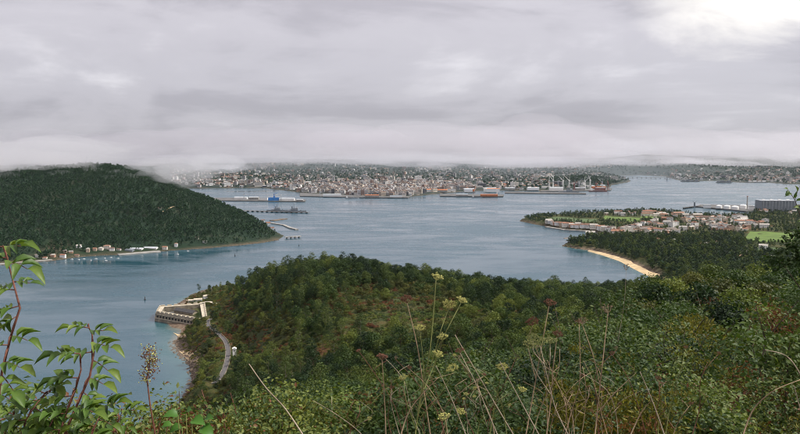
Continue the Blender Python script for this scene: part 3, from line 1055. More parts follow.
# ------------------------------------------------------------------ foreground brush
rng = np.random.default_rng(33)
BX, BY, BS = [], [], []
for y0, y1, sp, smin, smax in ((4.3, 6, 0.6, 0.5, 0.75), (6, 12, 0.95, 0.7, 1.15), (12, 25, 1.5, 0.9, 1.6), (25, 60, 2.7, 1.2, 2.8), (60, 175, 4.8, 1.8, 3.8)):
    a, b = jitter_points(-0.62 if y0 < 30 else -0.1, 0.66, y0, y1, sp, rng)
    BX.append(a); BY.append(b); BS.append((smin + (smax - smin) * rng.random(len(a))) * (np.exp(rng.normal(size=len(a)) * .28) if y0 > 10 else 1))
X, Y, sc = map(np.concatenate, (BX, BY, BS))
Z = near_h(X, Y)
lim_x, lim_y = [-60, 0, 90, 130, 200, 260, 330, 420, 520, 600, 640, 665, 700, 740, 800, 860], [395, 395, 402, 400, 402, 396, 385, 366, 352, 330, 304, 284, 274, 270, 268, 268]
px, py = px_of(X, Y, Z)
limv = np.interp(px, lim_x, lim_y)
ztop = CAMZ - Y * np.tan(PITCH + np.arctan((limv - 217) / F_PX))
sc = np.minimum(sc, np.maximum((ztop - Z) / 1.45, 0.02))
too_low = sc < 0.22 + 0.006 * np.minimum(Y, 40)
px, py = px_of(X, Y, Z + sc * 0.9)
keepm = (px > -40) & (px < 850)
# the view down to the cove stays open on the left
keepm &= ~too_low
X, Y, Z, sc, px, py = (a[keepm] for a in (X, Y, Z, sc, px, py))
n = len(X)
nz = fbm(X / (3 + Y * 0.09) + 11, Y / (3 + Y * .09)); r = rng.random(n)
kinds = np.where(nz > 0.12, 'heath', np.where(nz > 0.05, 'bramble', np.where(nz > -0.02, 'holly', np.where(nz > -0.13, 'gorse', 'laurel')))).astype(object)
kinds[(r < 0.2)] = 'bramble'; kinds[(r > 0.90)] = 'laurel'; kinds[(r > 0.2) & (r < 0.30)] = 'holly'; kinds[(r > .30) & (r < .42)] = 'gorse'; kinds[(kinds == 'heath') & (Y > 14) & (r > .55)] = 'laurel'; kinds[(r > .42) & (r < .50) & (Y < 9)] = 'heath'
kinds[(np.abs(px - 365) < 26) & (py > 385)] = 'heath'
midf = (px > 380) & (px < 650) & (Y < 14)
kinds[midf & (r < .42)] = 'holly'; kinds[midf & (r > .86)] = 'heath'
kinds[(Y > 14) & (r > .52) & (r < .60)] = 'heath'
pts = np.stack([X, Y, Z], 1)
vis = visible(pts, sc * 1.0, 0.2, 24)
order = np.argsort(-(sc / Y) * vis * (px > -20) * (px < 820) * (Y > 3.4))
near_ids = order[:190]
is_near = np.zeros(n, bool); is_near[near_ids] = True
SH_WORDS = {'bramble': 'tangled green bramble bush', 'gorse': 'yellow green gorse bush', 'heath': 'rust red heather bush', 'laurel': 'leafy mid green shrub', 'holly': 'dense dark green shrub'}
SH_NAME = {'bramble': 'bramble_bush', 'gorse': 'gorse_bush', 'heath': 'heather_bush', 'laurel': 'leafy_shrub', 'holly': 'dark_shrub'}


def shrub_place(x, y, px_):
    if y < 7.5: d = 'along the bottom edge'
    elif y < 25: d = 'behind the front row'
    elif y < 60: d = 'half way down the brush'
    else: d = 'at the far brush edge'
    s = 'below the elder shoots' if px_ < 200 else 'left of the fennel' if px_ < 380 else 'among the flower stalks' if px_ < 600 else 'right of the flower stalks'
    return f'{d}, {s}'


for i in near_ids:
    k = kinds[i]; v = SHRUBS[k][rng.integers(3)]
    w = f'{SH_WORDS[k]} {shrub_place(X[i], Y[i], px[i])}'
    place(SH_NAME[k], X[i], Y[i], Z[i] - .05, rng.random() * 6.28, sc[i], [('foliage', FINE[k][rng.integers(3)] if Y[i] > 16 else v[0]), ('stem', v[1])], w, 'bush', w)
# small trees standing out of the brush on the right
SLOPE_TREES = [(672, 292, 75, 'mid'), (655, 300, 62, 'dark'), (690, 284, 95, 'olive'), (712, 276, 120, 'dark'), (735, 283, 85, 'mid'), (758, 276, 110, 'mid'), (775, 290, 70, 'dark'), (792, 280, 80, 'mid'), (700, 305, 48, 'dark'), (740, 312, 42, 'mid'),
               (785, 318, 36, 'dark'), (640, 318, 50, 'olive'), (668, 325, 38, 'mid'), (720, 296, 60, 'olive'), (765, 303, 52, 'olive'), (620, 330, 52, 'dark'), (648, 288, 105, 'dark'), (700, 272, 140, 'mid'), (745, 270, 145, 'dark'), (780, 270, 140, 'mid'), (725, 330, 30, 'dark'), (690, 338, 28, 'mid')]
for j, (a, b, yy, k) in enumerate(SLOPE_TREES):
    q = P(a, b, yy); g = float(near_h(q[:1], q[1:2])[0])
    hgt = max(2.6, min(7.0, q[2] - g + .8)); v = FINE_TREES[k][j % 2]
    place({'dark': 'broadleaf_tree', 'mid': 'broadleaf_tree', 'olive': 'bushy_tree'}[k], q[0], q[1], g - .1, j * 1.7, hgt / v[2], [('crown', v[0]), ('trunk', v[1])],
          f'{TREE_WORDS[k].replace("tree", "small tree")} standing out of the brush right of the flower stalks', 'tree', f'{k} small trees in the brush')
for j, (a, b, yy, k) in enumerate(((12, 418, 3.9, 'bramble'), (40, 424, 4.0, 'gorse'), (66, 420, 4.2, 'bramble'), (92, 412, 4.5, 'bramble'), (112, 408, 4.7, 'gorse'), (132, 411, 4.6, 'heath'), (150, 404, 5.0, 'bramble'), (168, 410, 4.8, 'gorse'), (188, 406, 5.2, 'laurel'), (210, 411, 5.0, 'bramble'), (232, 404, 5.6, 'gorse'), (256, 402, 5.8, 'bramble'), (280, 397, 6.2, 'holly'), (304, 394, 6.4, 'gorse'), (120, 424, 4.1, 'bramble'), (176, 424, 4.2, 'heath'), (145, 420, 4.2, 'gorse'))):
    q = P(a, b, yy); g = float(near_h(q[:1], q[1:2])[0]); v = SHRUBS[k][j % 3]
    s_ = (q[2] - g) / (v[2] * .98)
    o = place(SH_NAME[k], q[0], q[1], g - .05, j * 1.3, s_, [('foliage', FINE[k][j % 3]), ('stem', v[1])], f'{SH_WORDS[k]} at the bottom edge below the cove, left of the fennel', 'bush', f'{k} bushes at the bottom edge below the cove')
    o.scale = (s_ * .8, s_ * .8, s_)
meshes, base_of = [], {}
for k in SHRUBS:
    base_of[k] = len(meshes)
    meshes += [v[0] for v in SHRUBS[k]] + FINE[k]
col_sh = proto_collection('brush', meshes)
rest = ~is_near
pick = np.array([base_of[k] + rng.integers(3) + (3 if yy > 16 else 0) for k, yy in zip(kinds[rest], Y[rest])])
scatter('undergrowth', pts[rest] - [0, 0, .05], rng.random(rest.sum()) * 6.28, sc[rest], pick, col_sh, 'tangled brush filling the slope below the viewpoint')
# ------------------------------------------------------------------ beaches, rocks, road, fort
def strip(name, inner, width_list, mat, z0, z1, hfun, label, seed=1):
    """a sloping sheet between a waterline and a ragged back edge; the last points taper away"""
    pts = [Vector((p[0], p[1], 0)) for p in inner]
    dense = []
    for a, b in zip(pts[:-1], pts[1:]):
        for k in range(6):
            dense.append(a.lerp(b, k / 6))
    dense.append(pts[-1])
    n = len(dense); rows = 6
    V, Fc = [], []
    for i, p in enumerate(dense):
        t = (dense[min(i + 2, n - 1)] - dense[max(i - 2, 0)]).normalized()
        nrm = Vector((t.y, -t.x, 0))
        u = i / (n - 1)
        w = np.interp(u, np.linspace(0, 1, len(width_list)), width_list) * (1 + 0.5 * float(fbm(u * 14 + seed, seed * 3.1)))
        for k in range(rows + 1):
            s = k / rows
            q = p + nrm * (w * s - 2.0)
            zz = z0 + (z1 - z0) * s
            V.append((q.x, q.y, zz))
    for i in range(n - 1):
        for k in range(rows):
            a = i * (rows + 1) + k
            Fc.append((a, a + 1, a + rows + 2, a + rows + 1))
    me = mesh_np(name, V, Fc, [mat], True)
    return tag(link(name, me), label, kind='structure')


strip('beach', BEACH, [20, 20, 17, 18, 15, 6], M['sand'], -0.25, 2.6, near_h, 'curved beach of golden sand below the wooded shore')


def patch(name, pxs, mat, label, lift=0.35):
    """a sheet laid over the ground between four points seen in the photograph, with a ragged edge"""
    c = np.array([hit(x, y, near_h, 400, 1200, 900) for x, y in pxs])
    nu, nv = 12, 8
    V = []
    for i in range(nu + 1):
        for j in range(nv + 1):
            u, v = i / nu, j / nv
            if j in (0, nv): v += (rnd0.random() - .5) * .16
            if i in (0, nu): u += (rnd0.random() - .5) * .16
            p = (c[0] * (1 - u) + c[1] * u) * (1 - v) + (c[3] * (1 - u) + c[2] * u) * v
            V.append([p[0], p[1], max(near_h(np.array([p[0]]), np.array([p[1]]))[0], 0) + lift])
    Fq = [(i * (nv + 1) + j, (i + 1) * (nv + 1) + j, (i + 1) * (nv + 1) + j + 1, i * (nv + 1) + j + 1) for i in range(nu) for j in range(nv)]
    return tag(link(name, mesh_np(name, V, Fq, [mat], True)), label, kind='structure')


rnd0 = random.Random(12)
patch('cove_sand', [(178.5, 351), (190, 363), (204, 363.5), (192, 350)], M['sand'], 'pale patch of sand among the cove rocks')
patch('cove_sand', [(174, 333.5), (179, 337.5), (191, 335), (187, 331)], M['sand'], 'small sand patch at the foot of the fort wall')

# boulders
def rock_mesh(seed):
    bm = bmesh.new()
    bmesh.ops.create_icosphere(bm, subdivisions=2, radius=1)
    r = random.Random(seed)
    ax = [Vector((r.uniform(-1, 1), r.uniform(-1, 1), r.uniform(-1, 1))).normalized() for _ in range(9)]
    dd = [r.uniform(.45, .85) for _ in ax]
    for v in bm.verts:
        for a, d in zip(ax, dd):
            k = v.co.dot(a) - d
            if k > 0: v.co -= a * k * .9
        v.co *= r.uniform(.95, 1.05)
        v.co.z *= .62
    me = bpy.data.meshes.new('rock'); bm.to_mesh(me); bm.free()
    me.materials.append(M['rock'])
    return me


ROCKS = [rock_mesh(i) for i in range(6)]
rng = np.random.default_rng(51)
bank = [sxy(182, 404), sxy(188, 390), sxy(191, 377), sxy(189, 367), sxy(178, 356.5), sxy(173, 346), sxy(173, 340)]
for i in range(46):
    k = rng.random() * (len(bank) - 1); a = int(k); f = k - a
    x = bank[a][0] * (1 - f) + bank[a + 1][0] * f + rng.normal() * 3.5 + 5
    y = bank[a][1] * (1 - f) + bank[a + 1][1] * f + rng.normal() * 5
    z = max(float(near_h(np.array([x]), np.array([y]))[0]), -0.4)
    s = 1.2 + 2.6 * rng.random() ** 2
    o = link('boulder', ROCKS[i % 6], None, (x, y, z), rng.random() * 6.28, (s * 1.3, s, s))
    tag(o, 'brown boulder on the rocky shore of the cove below the fort', 'rock', 'boulders on the cove shore')
for i, (x, y, s, lb) in enumerate(((571, 240.5, 7, 'low dark rock islet nearest the inlet mouth'), (579, 239, 9, 'longest low rock islet in the inlet beside the wooded point'),
                                   (566, 238.3, 6, 'small dark rock islet off the wooded point'), (586, 240.3, 7, 'rock islet close under the wooded point'), (575, 237.4, 5, 'thin rock ledge farthest into the inlet'))):
    p = S(x, y)
    tag(link('rock_islet', ROCKS[i % 6], None, (p[0], p[1], 0), 0.3 * i, (s * 2.2, s, 2.4)), lb, 'rock')
pts = []
for line, spread, cnt in ((bank, 3.2, 1100), ([sxy(x, y) for x, y in ((577, 249), (563, 246), (570, 243), (592, 238), (599, 234), (580, 231), (548, 227), (519, 221))], 5, 500),
                          ([sxy(x, y) for x, y in ((205, 292), (190, 297.5), (172, 309))], 4, 160)):
    for _ in range(cnt):
        k = rng.random() * (len(line) - 1); a = int(k); f = k - a
        pts.append((line[a][0] * (1 - f) + line[a + 1][0] * f + rng.normal() * spread + 5, line[a][1] * (1 - f) + line[a + 1][1] * f + rng.normal() * spread))
for _ in range(900):
    k = rng.random() * (len(HSHORE) - 9); a = int(k); f = k - a
    pts.append((HSHORE[a][0] * (1 - f) + HSHORE[a + 1][0] * f, HSHORE[a][1] * (1 - f) + HSHORE[a + 1][1] * f + rng.random() * 8))
pts = np.array(pts)
zz = np.where((pts[:, 0] < -180) & (pts[:, 1] > 1250), 0.2, np.maximum(near_h(pts[:, 0], pts[:, 1]), -0.3))
scatter('shore_rocks', np.column_stack([pts, zz]), rng.random(len(pts)) * 6.28, 0.5 + 1.3 * rng.random(len(pts)), rng.integers(0, 6, len(pts)), proto_collection('shore_rock', ROCKS), 'broken brown rocks along the waterline')

# winding road
def ribbon(name, line, w, mat, dz=0.12, thick=0.0):
    pts = [Vector((p[0], p[1], p[2])) for p in line]
    # smooth
    d = []
    for i in range(len(pts) - 1):
        p0, p1, p2, p3 = pts[max(i - 1, 0)], pts[i], pts[i + 1], pts[min(i + 2, len(pts) - 1)]
        for k in range(8):
            t = k / 8
            d.append(0.5 * ((2 * p1) + (p2 - p0) * t + (2 * p0 - 5 * p1 + 4 * p2 - p3) * t * t + (3 * p1 - p0 - 3 * p2 + p3) * t ** 3))
    d.append(pts[-1])
    V, Fc = [], []
    for i, p in enumerate(d):
        t = (d[min(i + 1, len(d) - 1)] - d[max(i - 1, 0)]).normalized()
        nn = Vector((t.y, -t.x, 0)).normalized()
        for s in (-.5, -.17, .17, .5):
            q = p + nn * s * w
            V.append((q.x, q.y, p.z + dz))
    for i in range(len(d) - 1):
        for k in range(3):
            a = i * 4 + k
            Fc.append((a, a + 1, a + 5, a + 4))
    return mesh_np(name, V, Fc, [mat], True), d


me, rd_line = ribbon('road', ROAD, 3.8, M['asphalt'], 0.35)
road = tag(link('road', me), 'narrow grey road winding down to the fort', kind='structure')
mb = MB()
for a, b in zip(rd_line[:-1], rd_line[1:]):
    t = (b - a).normalized(); nn = Vector((t.y, -t.x, 0)).normalized()
    for s in (-2.1, 2.1):
        p, q = a + nn * s, b + nn * s
        w = nn * 0.22
        vs = [p - w, p + w, q + w, q - w]
        mb.add([(v.x, v.y, a.z - .6) for v in vs] + [(v.x, v.y, a.z + (0.8 if s > 0 else 0.45)) for v in vs], [(4, 5, 6, 7), (0, 1, 5, 4), (1, 2, 6, 5), (2, 3, 7, 6), (3, 0, 4, 7)])
tag(link('roadside_wall', mb.mesh('roadside_wall', [M['stone']])), 'low pale wall edging the winding road', 'wall')
# tall narrow white hut by the road
hz = float(near_h(np.array([trans_hut[0]]), np.array([trans_hut[1]]))[0])
hut = link('tower_hut', None, None, (trans_hut[0], trans_hut[1], hz - .3), 0.25)
mb = MB().box(-1.6, 1.6, -1.6, 1.6, 0, 7.6); link('wall', mb.mesh('hut_wall', [M['white_paint']]), hut)
mb = MB().add([(-1.9, -1.9, 7.6), (1.9, -1.9, 7.6), (1.9, 1.9, 7.6), (-1.9, 1.9, 7.6), (0, -1.9, 8.7), (0, 1.9, 8.7)], [(0, 1, 4), (2, 3, 5), (1, 2, 5, 4), (3, 0, 4, 5), (3, 2, 1, 0)])
link('roof', mb.mesh('hut_roof', [M['white_paint']]), hut)
link('door', MB().box(-.5, .5, -1.66, -1.58, 0.2, 2.3).mesh('hut_door', [M['steel_grey']]), hut)
link('vent', MB().box(-.6, .6, -1.65, -1.58, 5.4, 6.3).mesh('hut_vent', [M['dark_opening']]), hut)
tag(hut, 'tall narrow white tower hut beside the winding road', 'hut')

# the fort on the point
fort = link('sea_fort', None, None, (0, 0, 0))
ZT = 11.0
FL, FR, BR, BL = (S(x, y, ZT) for x, y in FORT_PX)
outer = [FL, FR, BR, BL]
cen = sum(outer) / 4
def lerp(a, b, t): return a + (b - a) * t
def ring(poly, off):
    out = []
    n = len(poly)
    for i in range(n):
        p0, p1, p2 = poly[i - 1][:2], poly[i][:2], poly[(i + 1) % n][:2]
        e1 = (p1 - p0) / np.linalg.norm(p1 - p0); e2 = (p2 - p1) / np.linalg.norm(p2 - p1)
        n1, n2 = np.array([-e1[1], e1[0]]), np.array([-e2[1], e2[0]])
        b = n1 + n2; b /= np.linalg.norm(b)
        out.append(p1 + b * off / max(0.4, b.dot(n1)))
    return out
o_top, o_base, inn = ring(outer, 0.0), ring(outer, -2.2), ring(outer, 6.5)
mb = MB()
n4 = 4
V = [(*p, -2.0) for p in o_base] + [(*p, ZT) for p in o_top] + [(*p, ZT) for p in inn] + [(*p, 4.0) for p in inn]
Fq = []
for i in range(4):
    j = (i + 1) % 4
    Fq += [(i, j, 4 + j, 4 + i), (8 + j, 8 + i, 12 + i, 12 + j)]
link('wall', mesh_np('fort_wall', V, Fq, [M['stone']]), fort)
link('wall_walk', mesh_np('fort_walk', [(*p, ZT) for p in o_top] + [(*p, ZT) for p in inn], [(i, (i + 1) % 4, 4 + (i + 1) % 4, 4 + i) for i in range(4)], [M['stone_top']]), fort)
link('courtyard', mesh_np('fort_court', [(*p, 4.0) for p in inn], [(0, 1, 2, 3)], [M['quay']]), fort)
# parapet: separate blocks with embrasures between, and casemate openings in the sea walls
blk = MB().box(-2.6, 2.6, -0.7, 0.7, 0, 1.5).mesh('parapet_block', [M['stone_top']])
opn = MB().add([(-1.3, 0, 0), (1.3, 0, 0), (1.3, 0, 2.2), (0.9, 0, 2.9), (0, 0, 3.2), (-0.9, 0, 2.9), (-1.3, 0, 2.2), (-1.3, 1.2, 0), (1.3, 1.2, 0), (1.3, 1.2, 2.2), (.9, 1.2, 2.9), (0, 1.2, 3.2), (-.9, 1.2, 2.9), (-1.3, 1.2, 2.2)],
               [(0, 1, 2, 3, 4, 5, 6), (1, 0, 7, 8), (2, 1, 8, 9), (3, 2, 9, 10), (4, 3, 10, 11), (5, 4, 11, 12), (6, 5, 12, 13), (0, 6, 13, 7)]).mesh('casemate_opening', [M['dark_opening']])
lint = MB().box(-1.9, 1.9, -0.25, 0.2, 3.2, 3.8).mesh('lintel', [M['stone_top']])
for i in range(4):
    a, b = np.array(o_top[i]), np.array(o_top[(i + 1) % 4])
    ln = np.linalg.norm(b - a); e = (b - a) / ln; nrm = np.array([-e[1], e[0]])
    ang = math.atan2(e[1], e[0])
    k = int(ln / 7.2)
    for q in range(k):
        p = a + e * (q + .5) * ln / k + nrm * 0.9
        link('parapet_block', blk, fort, (*p, ZT), ang)
    if i in (0, 3):
        for q in range(int(ln / 5.4)):
            tt = (q + .7) / (ln / 5.4)
            if i == 0 and tt > 0.72: continue
            p = a + e * tt * ln - nrm * 1.08
            op = link('casemate_opening', opn, fort, (*p, 4.6), ang)
            link('lintel', lint, op)
mb = MB()
for i in (0, 3):
    a, b = np.array(o_top[i]), np.array(o_top[(i + 1) % 4]); e = (b - a) / np.linalg.norm(b - a); nrm = np.array([-e[1], e[0]])
    for z, off in ((8.9, 0.75), (3.6, 1.9)):
        p, q = a - nrm * (off - .2), b - nrm * (off - .2); w = nrm * .45
        vs = [p - w, q - w, q + w, p + w]
        mb.add([(*v, z) for v in vs] + [(*v, z + .5) for v in vs], [(0, 3, 2, 1), (4, 5, 6, 7), (0, 1, 5, 4), (1, 2, 6, 5), (2, 3, 7, 6), (3, 0, 4, 7)])
link('string_course', mb.mesh('fort_course', [M['stone_top']]), fort)
# barrack range inside and the gatehouse behind
def gable(w, d, h, rh, wall, roof, over=0.5):
    mbw = MB().box(-w / 2, w / 2, -d / 2, d / 2, 0, h)
    mbw.add([(-w / 2, -d / 2, h), (-w / 2, d / 2, h), (-w / 2, 0, h + rh), (w / 2, -d / 2, h), (w / 2, d / 2, h), (w / 2, 0, h + rh)], [(0, 2, 1), (3, 4, 5)])
    o_ = over
    k = rh / (d / 2)
    z0, z1 = h - o_ * k, h + rh
    t = 0.3
    mbr = MB()
    for s in (-1, 1):
        vs = [(-w / 2 - o_, s * (d / 2 + o_), z0 + .08), (w / 2 + o_, s * (d / 2 + o_), z0 + .08), (w / 2 + o_, 0, z1 + .08), (-w / 2 - o_, 0, z1 + .08)]
        vs += [(x, y, z + t) for x, y, z in vs]
        mbr.add(vs, [(0, 1, 2, 3), (4, 7, 6, 5), (0, 4, 5, 1), (1, 5, 6, 2), (2, 6, 7, 3), (3, 7, 4, 0)])
    return mbw.mesh('gable_wall', [wall]), mbr.mesh('gable_roof', [roof])
e = np.array(BR[:2]) - np.array(FL[:2])
ic = sum(np.array(p) for p in inn) / 4
gw, gr = gable(34, 9, 4.2, 2.6, M['stone'], M['slate'])
b1 = link('barrack', gw, fort, (*(ic + np.array([3, 6])), 4.0), math.atan2(FR[1] - FL[1], FR[0] - FL[0])); link('roof', gr, b1)
for (x, y, z, w, d, h, rz, lb) in ((198, 299.5, 9, 13, 8, 5, .3, 'whitewashed gatehouse behind the fort courtyard'), (206, 297, 10, 9, 7, 4.5, .5, 'small pale guardhouse on the landward side of the fort'), (191, 300.5, 7, 8, 6, 4, .2, 'little white store behind the fort wall')):
    p = S(x, y, z)
    z_ = max(float(near_h(np.array([p[0]]), np.array([p[1]]))[0]), 2) 
    gw, gr = gable(w * .8, d * .8, h * .75 + 1.5, 1.2, M['white_paint'], M['stone_top'])
    g = link('fort_building', gw, None, (p[0], p[1], z_ - 1.5), rz); link('roof', gr, g)
    tag(g, lb, 'building')
tag(fort, 'low stone sea fort with casemates and parapet on the point', 'fort')
a, b = S(203, 303.5, 11.5), S(222, 306, 16)
me, _ = ribbon('fort_path', [S(199, 304, 11.2), S(208, 302, 13), S(216, 304, 15), S(224, 307, 17)], 4.5, M['stone_top'], 0.5)
tag(link('fort_path', me), 'pale path leading into the fort', kind='structure')
# ------------------------------------------------------------------ houses
def window_rows(mb, w, d, h, m=1, storey=3.0, bay=3.0, proud=0.04):
    for fl in range(max(1, int(h / storey))):
        z = fl * storey + 1.0
        if z + 1.3 > h: break
        for face in range(4):
            span = w if face % 2 == 0 else d
            nb = max(1, int(span / bay))
            for k in range(nb):
                c = -span / 2 + (k + .5) * span / nb
                q = {0: ((c, -d / 2 - proud), (1, 0)), 2: ((c, d / 2 + proud), (-1, 0)), 1: ((w / 2 + proud, c), (0, 1)), 3: ((-w / 2 - proud, c), (0, -1))}[face]
                (x, y), (ex, ey) = q
                mb.add([(x - ex * .5, y - ey * .5, z), (x + ex * .5, y + ey * .5, z), (x + ex * .5, y + ey * .5, z + 1.3), (x - ex * .5, y - ey * .5, z + 1.3)], [(0, 1, 2, 3)], m)


def house_proto(w, d, h, rh, hip=False):
    mb = MB().box(-w / 2, w / 2, -d / 2, d / 2, -2.5, h)
    if not hip:
        mb.add([(-w / 2, -d / 2, h), (-w / 2, d / 2, h), (-w / 2, 0, h + rh), (w / 2, -d / 2, h), (w / 2, d / 2, h), (w / 2, 0, h + rh)], [(0, 2, 1), (3, 4, 5)])
    window_rows(mb, w, d, h)
    wm = mb.mesh('house_wall', [M['wall'], M['glass_dark']])
    o_, t = 0.5, 0.25
    if hip:
        r = w / 2 - d / 2 if w > d else 0.5
        b = [(-w / 2 - o_, -d / 2 - o_, h), (w / 2 + o_, -d / 2 - o_, h), (w / 2 + o_, d / 2 + o_, h), (-w / 2 - o_, d / 2 + o_, h), (-r, 0, h + rh), (r, 0, h + rh)]
        rm = MB().add(b, [(0, 1, 5, 4), (2, 3, 4, 5), (1, 2, 5), (3, 0, 4), (3, 2, 1, 0)])
    else:
        k = rh / (d / 2); z0, z1 = h - o_ * k + .06, h + rh + .06
        rm = MB()
        for s in (-1, 1):
            vs = [(-w / 2 - o_, s * (d / 2 + o_), z0), (w / 2 + o_, s * (d / 2 + o_), z0), (w / 2 + o_, 0, z1), (-w / 2 - o_, 0, z1)]
            vs += [(x, y, z + t) for x, y, z in vs]
            rm.add(vs, [(0, 1, 2, 3), (4, 7, 6, 5), (0, 4, 5, 1), (1, 5, 6, 2), (2, 6, 7, 3), (3, 7, 4, 0)])
    rm.box(w * .2, w * .2 + .8, d * .12, d * .12 + .8, h + rh * .4, h + rh + .8)
    return wm, rm.mesh('house_roof', [M['roof']])


HOUSES = [house_proto(10, 8, 5.5, 2.0), house_proto(12, 9, 6.0, 2.4, True), house_proto(14, 9, 6.5, 2.2), house_proto(9, 9, 8.5, 2.0, True), house_proto(18, 10, 8.5, 2.6), house_proto(11, 8, 3.4, 2.0), house_proto(26, 11, 9.5, 2.6)]
FLATS = []
for (w, d, h) in ((18, 13, 14), (24, 14, 17), (14, 13, 12)):
    mb = MB().box(-w / 2, w / 2, -d / 2, d / 2, -2.5, h); window_rows(mb, w, d, h)
    mr = MB().box(-w / 2 - .3, w / 2 + .3, -d / 2 - .3, d / 2 + .3, h, h + .5).box(-2, 2, -2, 2, h + .5, h + 3)
    FLATS.append((mb.mesh('flats_wall', [M['wall'], M['glass_dark']]), mr.mesh('flats_roof', [M['roof']])))


def put_house(x, y, z, rz, proto, label, group=None, name='house', scale=1.0):
    o = link(name, proto[0], None, (x, y, z), rz, float(scale))
    link('roof', proto[1], o)
    return tag(o, label, 'house' if name == 'house' else 'building', group)


rng = np.random.default_rng(61)
TAKEN = []


def free(x, y, r):
    for (a, b, q) in TAKEN:
        if (a - x) ** 2 + (b - y) ** 2 < (r + q) ** 2 * 0.8:
            return False
    TAKEN.append((x, y, r))
    return True


def town(poly_px, count, protos, label, group, rz0, rzj, rad=6.0, name='house'):
    xs = [p[0] for p in poly_px]; ys = [p[1] for p in poly_px]
    made = tries = 0
    while made < count and tries < count * 30:
        tries += 1
        px_, py_ = rng.uniform(min(xs), max(xs)), rng.uniform(min(ys), max(ys))
        if sdist(poly_px, np.array([px_]), np.array([py_]))[0] < 0: continue
        g = hit(px_, py_, near_h, 900, 3200, 260)
        if sdist(SHORE, g[:1], g[1:2])[0] < 9: continue
        if not free(g[0], g[1], rad): continue
        put_house(g[0], g[1], g[2], rz0 + rng.normal() * rzj, protos[rng.integers(len(protos))], label, group, name, rng.uniform(.85, 1.15))
        made += 1


G = 'houses of the town on the peninsula'
town([(696, 223), (696, 218), (742, 218.5), (752, 223)], 48, HOUSES + FLATS[2:], 'tile roofed house crowded into the old quarter by the far shore', 'old quarter houses', .3, .5)
town([(690, 230), (692, 222.5), (765, 222), (768, 230), (730, 233)], 46, HOUSES + FLATS[2:] * 2, 'small house with red tiles in the quarter before the green field', 'houses before the field', .2, .5)
town([(640, 236), (640, 222), (692, 219), (692, 234)], 34, HOUSES + FLATS[2:] * 2, 'pale house with red roof between trees in the middle of the peninsula', 'mid peninsula houses', .1, .6)
town([(543, 226.3), (545, 223.6), (600, 227.5), (606, 231)], 34, HOUSES[:5], 'house in the waterfront row along the inlet quay', 'inlet waterfront houses', -.12, .12, 5.0)
town([(603, 236), (600, 229.5), (640, 229), (642, 236)], 15, FLATS + HOUSES[3:5], 'pale tall house or block at the head of the inlet', 'blocks at the inlet head', .1, .3, 8)
town([(600, 215), (604, 213), (680, 213.5), (690, 218)], 26, HOUSES[2:5] + HOUSES[6:], 'red roofed building in the row along the far shore road', 'far shore row', .05, .12, 9)
town([(655, 250), (655, 238), (700, 236), (740, 243), (690, 252)], 13, HOUSES[:4], 'lone house among the trees behind the beach', 'houses in the wood', .2, .7)
town([(745, 212), (745, 207), (800, 205), (800, 214)], 26, HOUSES[:4] + FLATS[:1], 'pale house on the slope by the fuel terminal', 'houses by the terminal', .2, .5)
town([(735, 262), (735, 244), (800, 240), (800, 262)], 5, HOUSES[:3], 'isolated house among hedges beyond the brushy slope', 'isolated houses', .2, .7)
for (x, y, k, rz, lb) in ((590, 236.5, 4, -.1, 'long orange roofed house nearest the wooded point'), (617, 236, 6, .05, 'large pale house with orange roof at the inlet head'),
                          (647, 215, 6, .04, 'longest red roofed hall on the far shore'), (678, 216.5, 6, .06, 'red brick hall right of the small field'), (716, 229, 6, .2, 'broad salmon walled hall in front of the old quarter'), (741, 224, 6, .3, 'tall cream house with salmon gable by the field edge')):
    g = hit(x, y, near_h, 900, 3200, 400)
    put_house(g[0], g[1], g[2], rz, HOUSES[k], lb, None, 'large_house', 1.25)

# fields
def field(pxs, mat, label, name='field', lift=0.6):
    c = np.array([hit(x, y, near_h, 900, 3200, 500) for x, y in pxs])
    nu, nv = 14, 6
    V = []
    for i in range(nu + 1):
        for j in range(nv + 1):
            u, v = i / nu, j / nv
            p = (c[0] * (1 - u) + c[1] * u) * (1 - v) + (c[3] * (1 - u) + c[2] * u) * v
            V.append([p[0], p[1], near_h(np.array([p[0]]), np.array([p[1]]))[0] + lift])
    Fq = [(i * (nv + 1) + j, (i + 1) * (nv + 1) + j, (i + 1) * (nv + 1) + j + 1, i * (nv + 1) + j + 1) for i in range(nu) for j in range(nv)]
    tag(link(name, mesh_np(name, V, Fq, [mat], True)), label, kind='structure')
    return [(p[0], p[1]) for p in c]


FIELDS = [field([(742, 241.5), (797, 243), (793, 233), (750, 232)], M['grass'], 'bright green meadow behind the town'),
          field([(603, 219.5), (640, 222), (640, 218), (605, 216)], M['grass'], 'long green field along the far shore'),
          field([(640, 218.5), (664, 219), (660, 215), (642, 215)], M['grass'], 'small green field beside the red hall'),
          field([(752, 252.5), (790, 256), (790, 250), (757, 248)], M['grass_dull'], 'dull green plot below the meadow'),
          field([(545, 219.5), (595, 223), (597, 219), (560, 217)], M['grass_dull'], 'grassy ground on the outer point')]

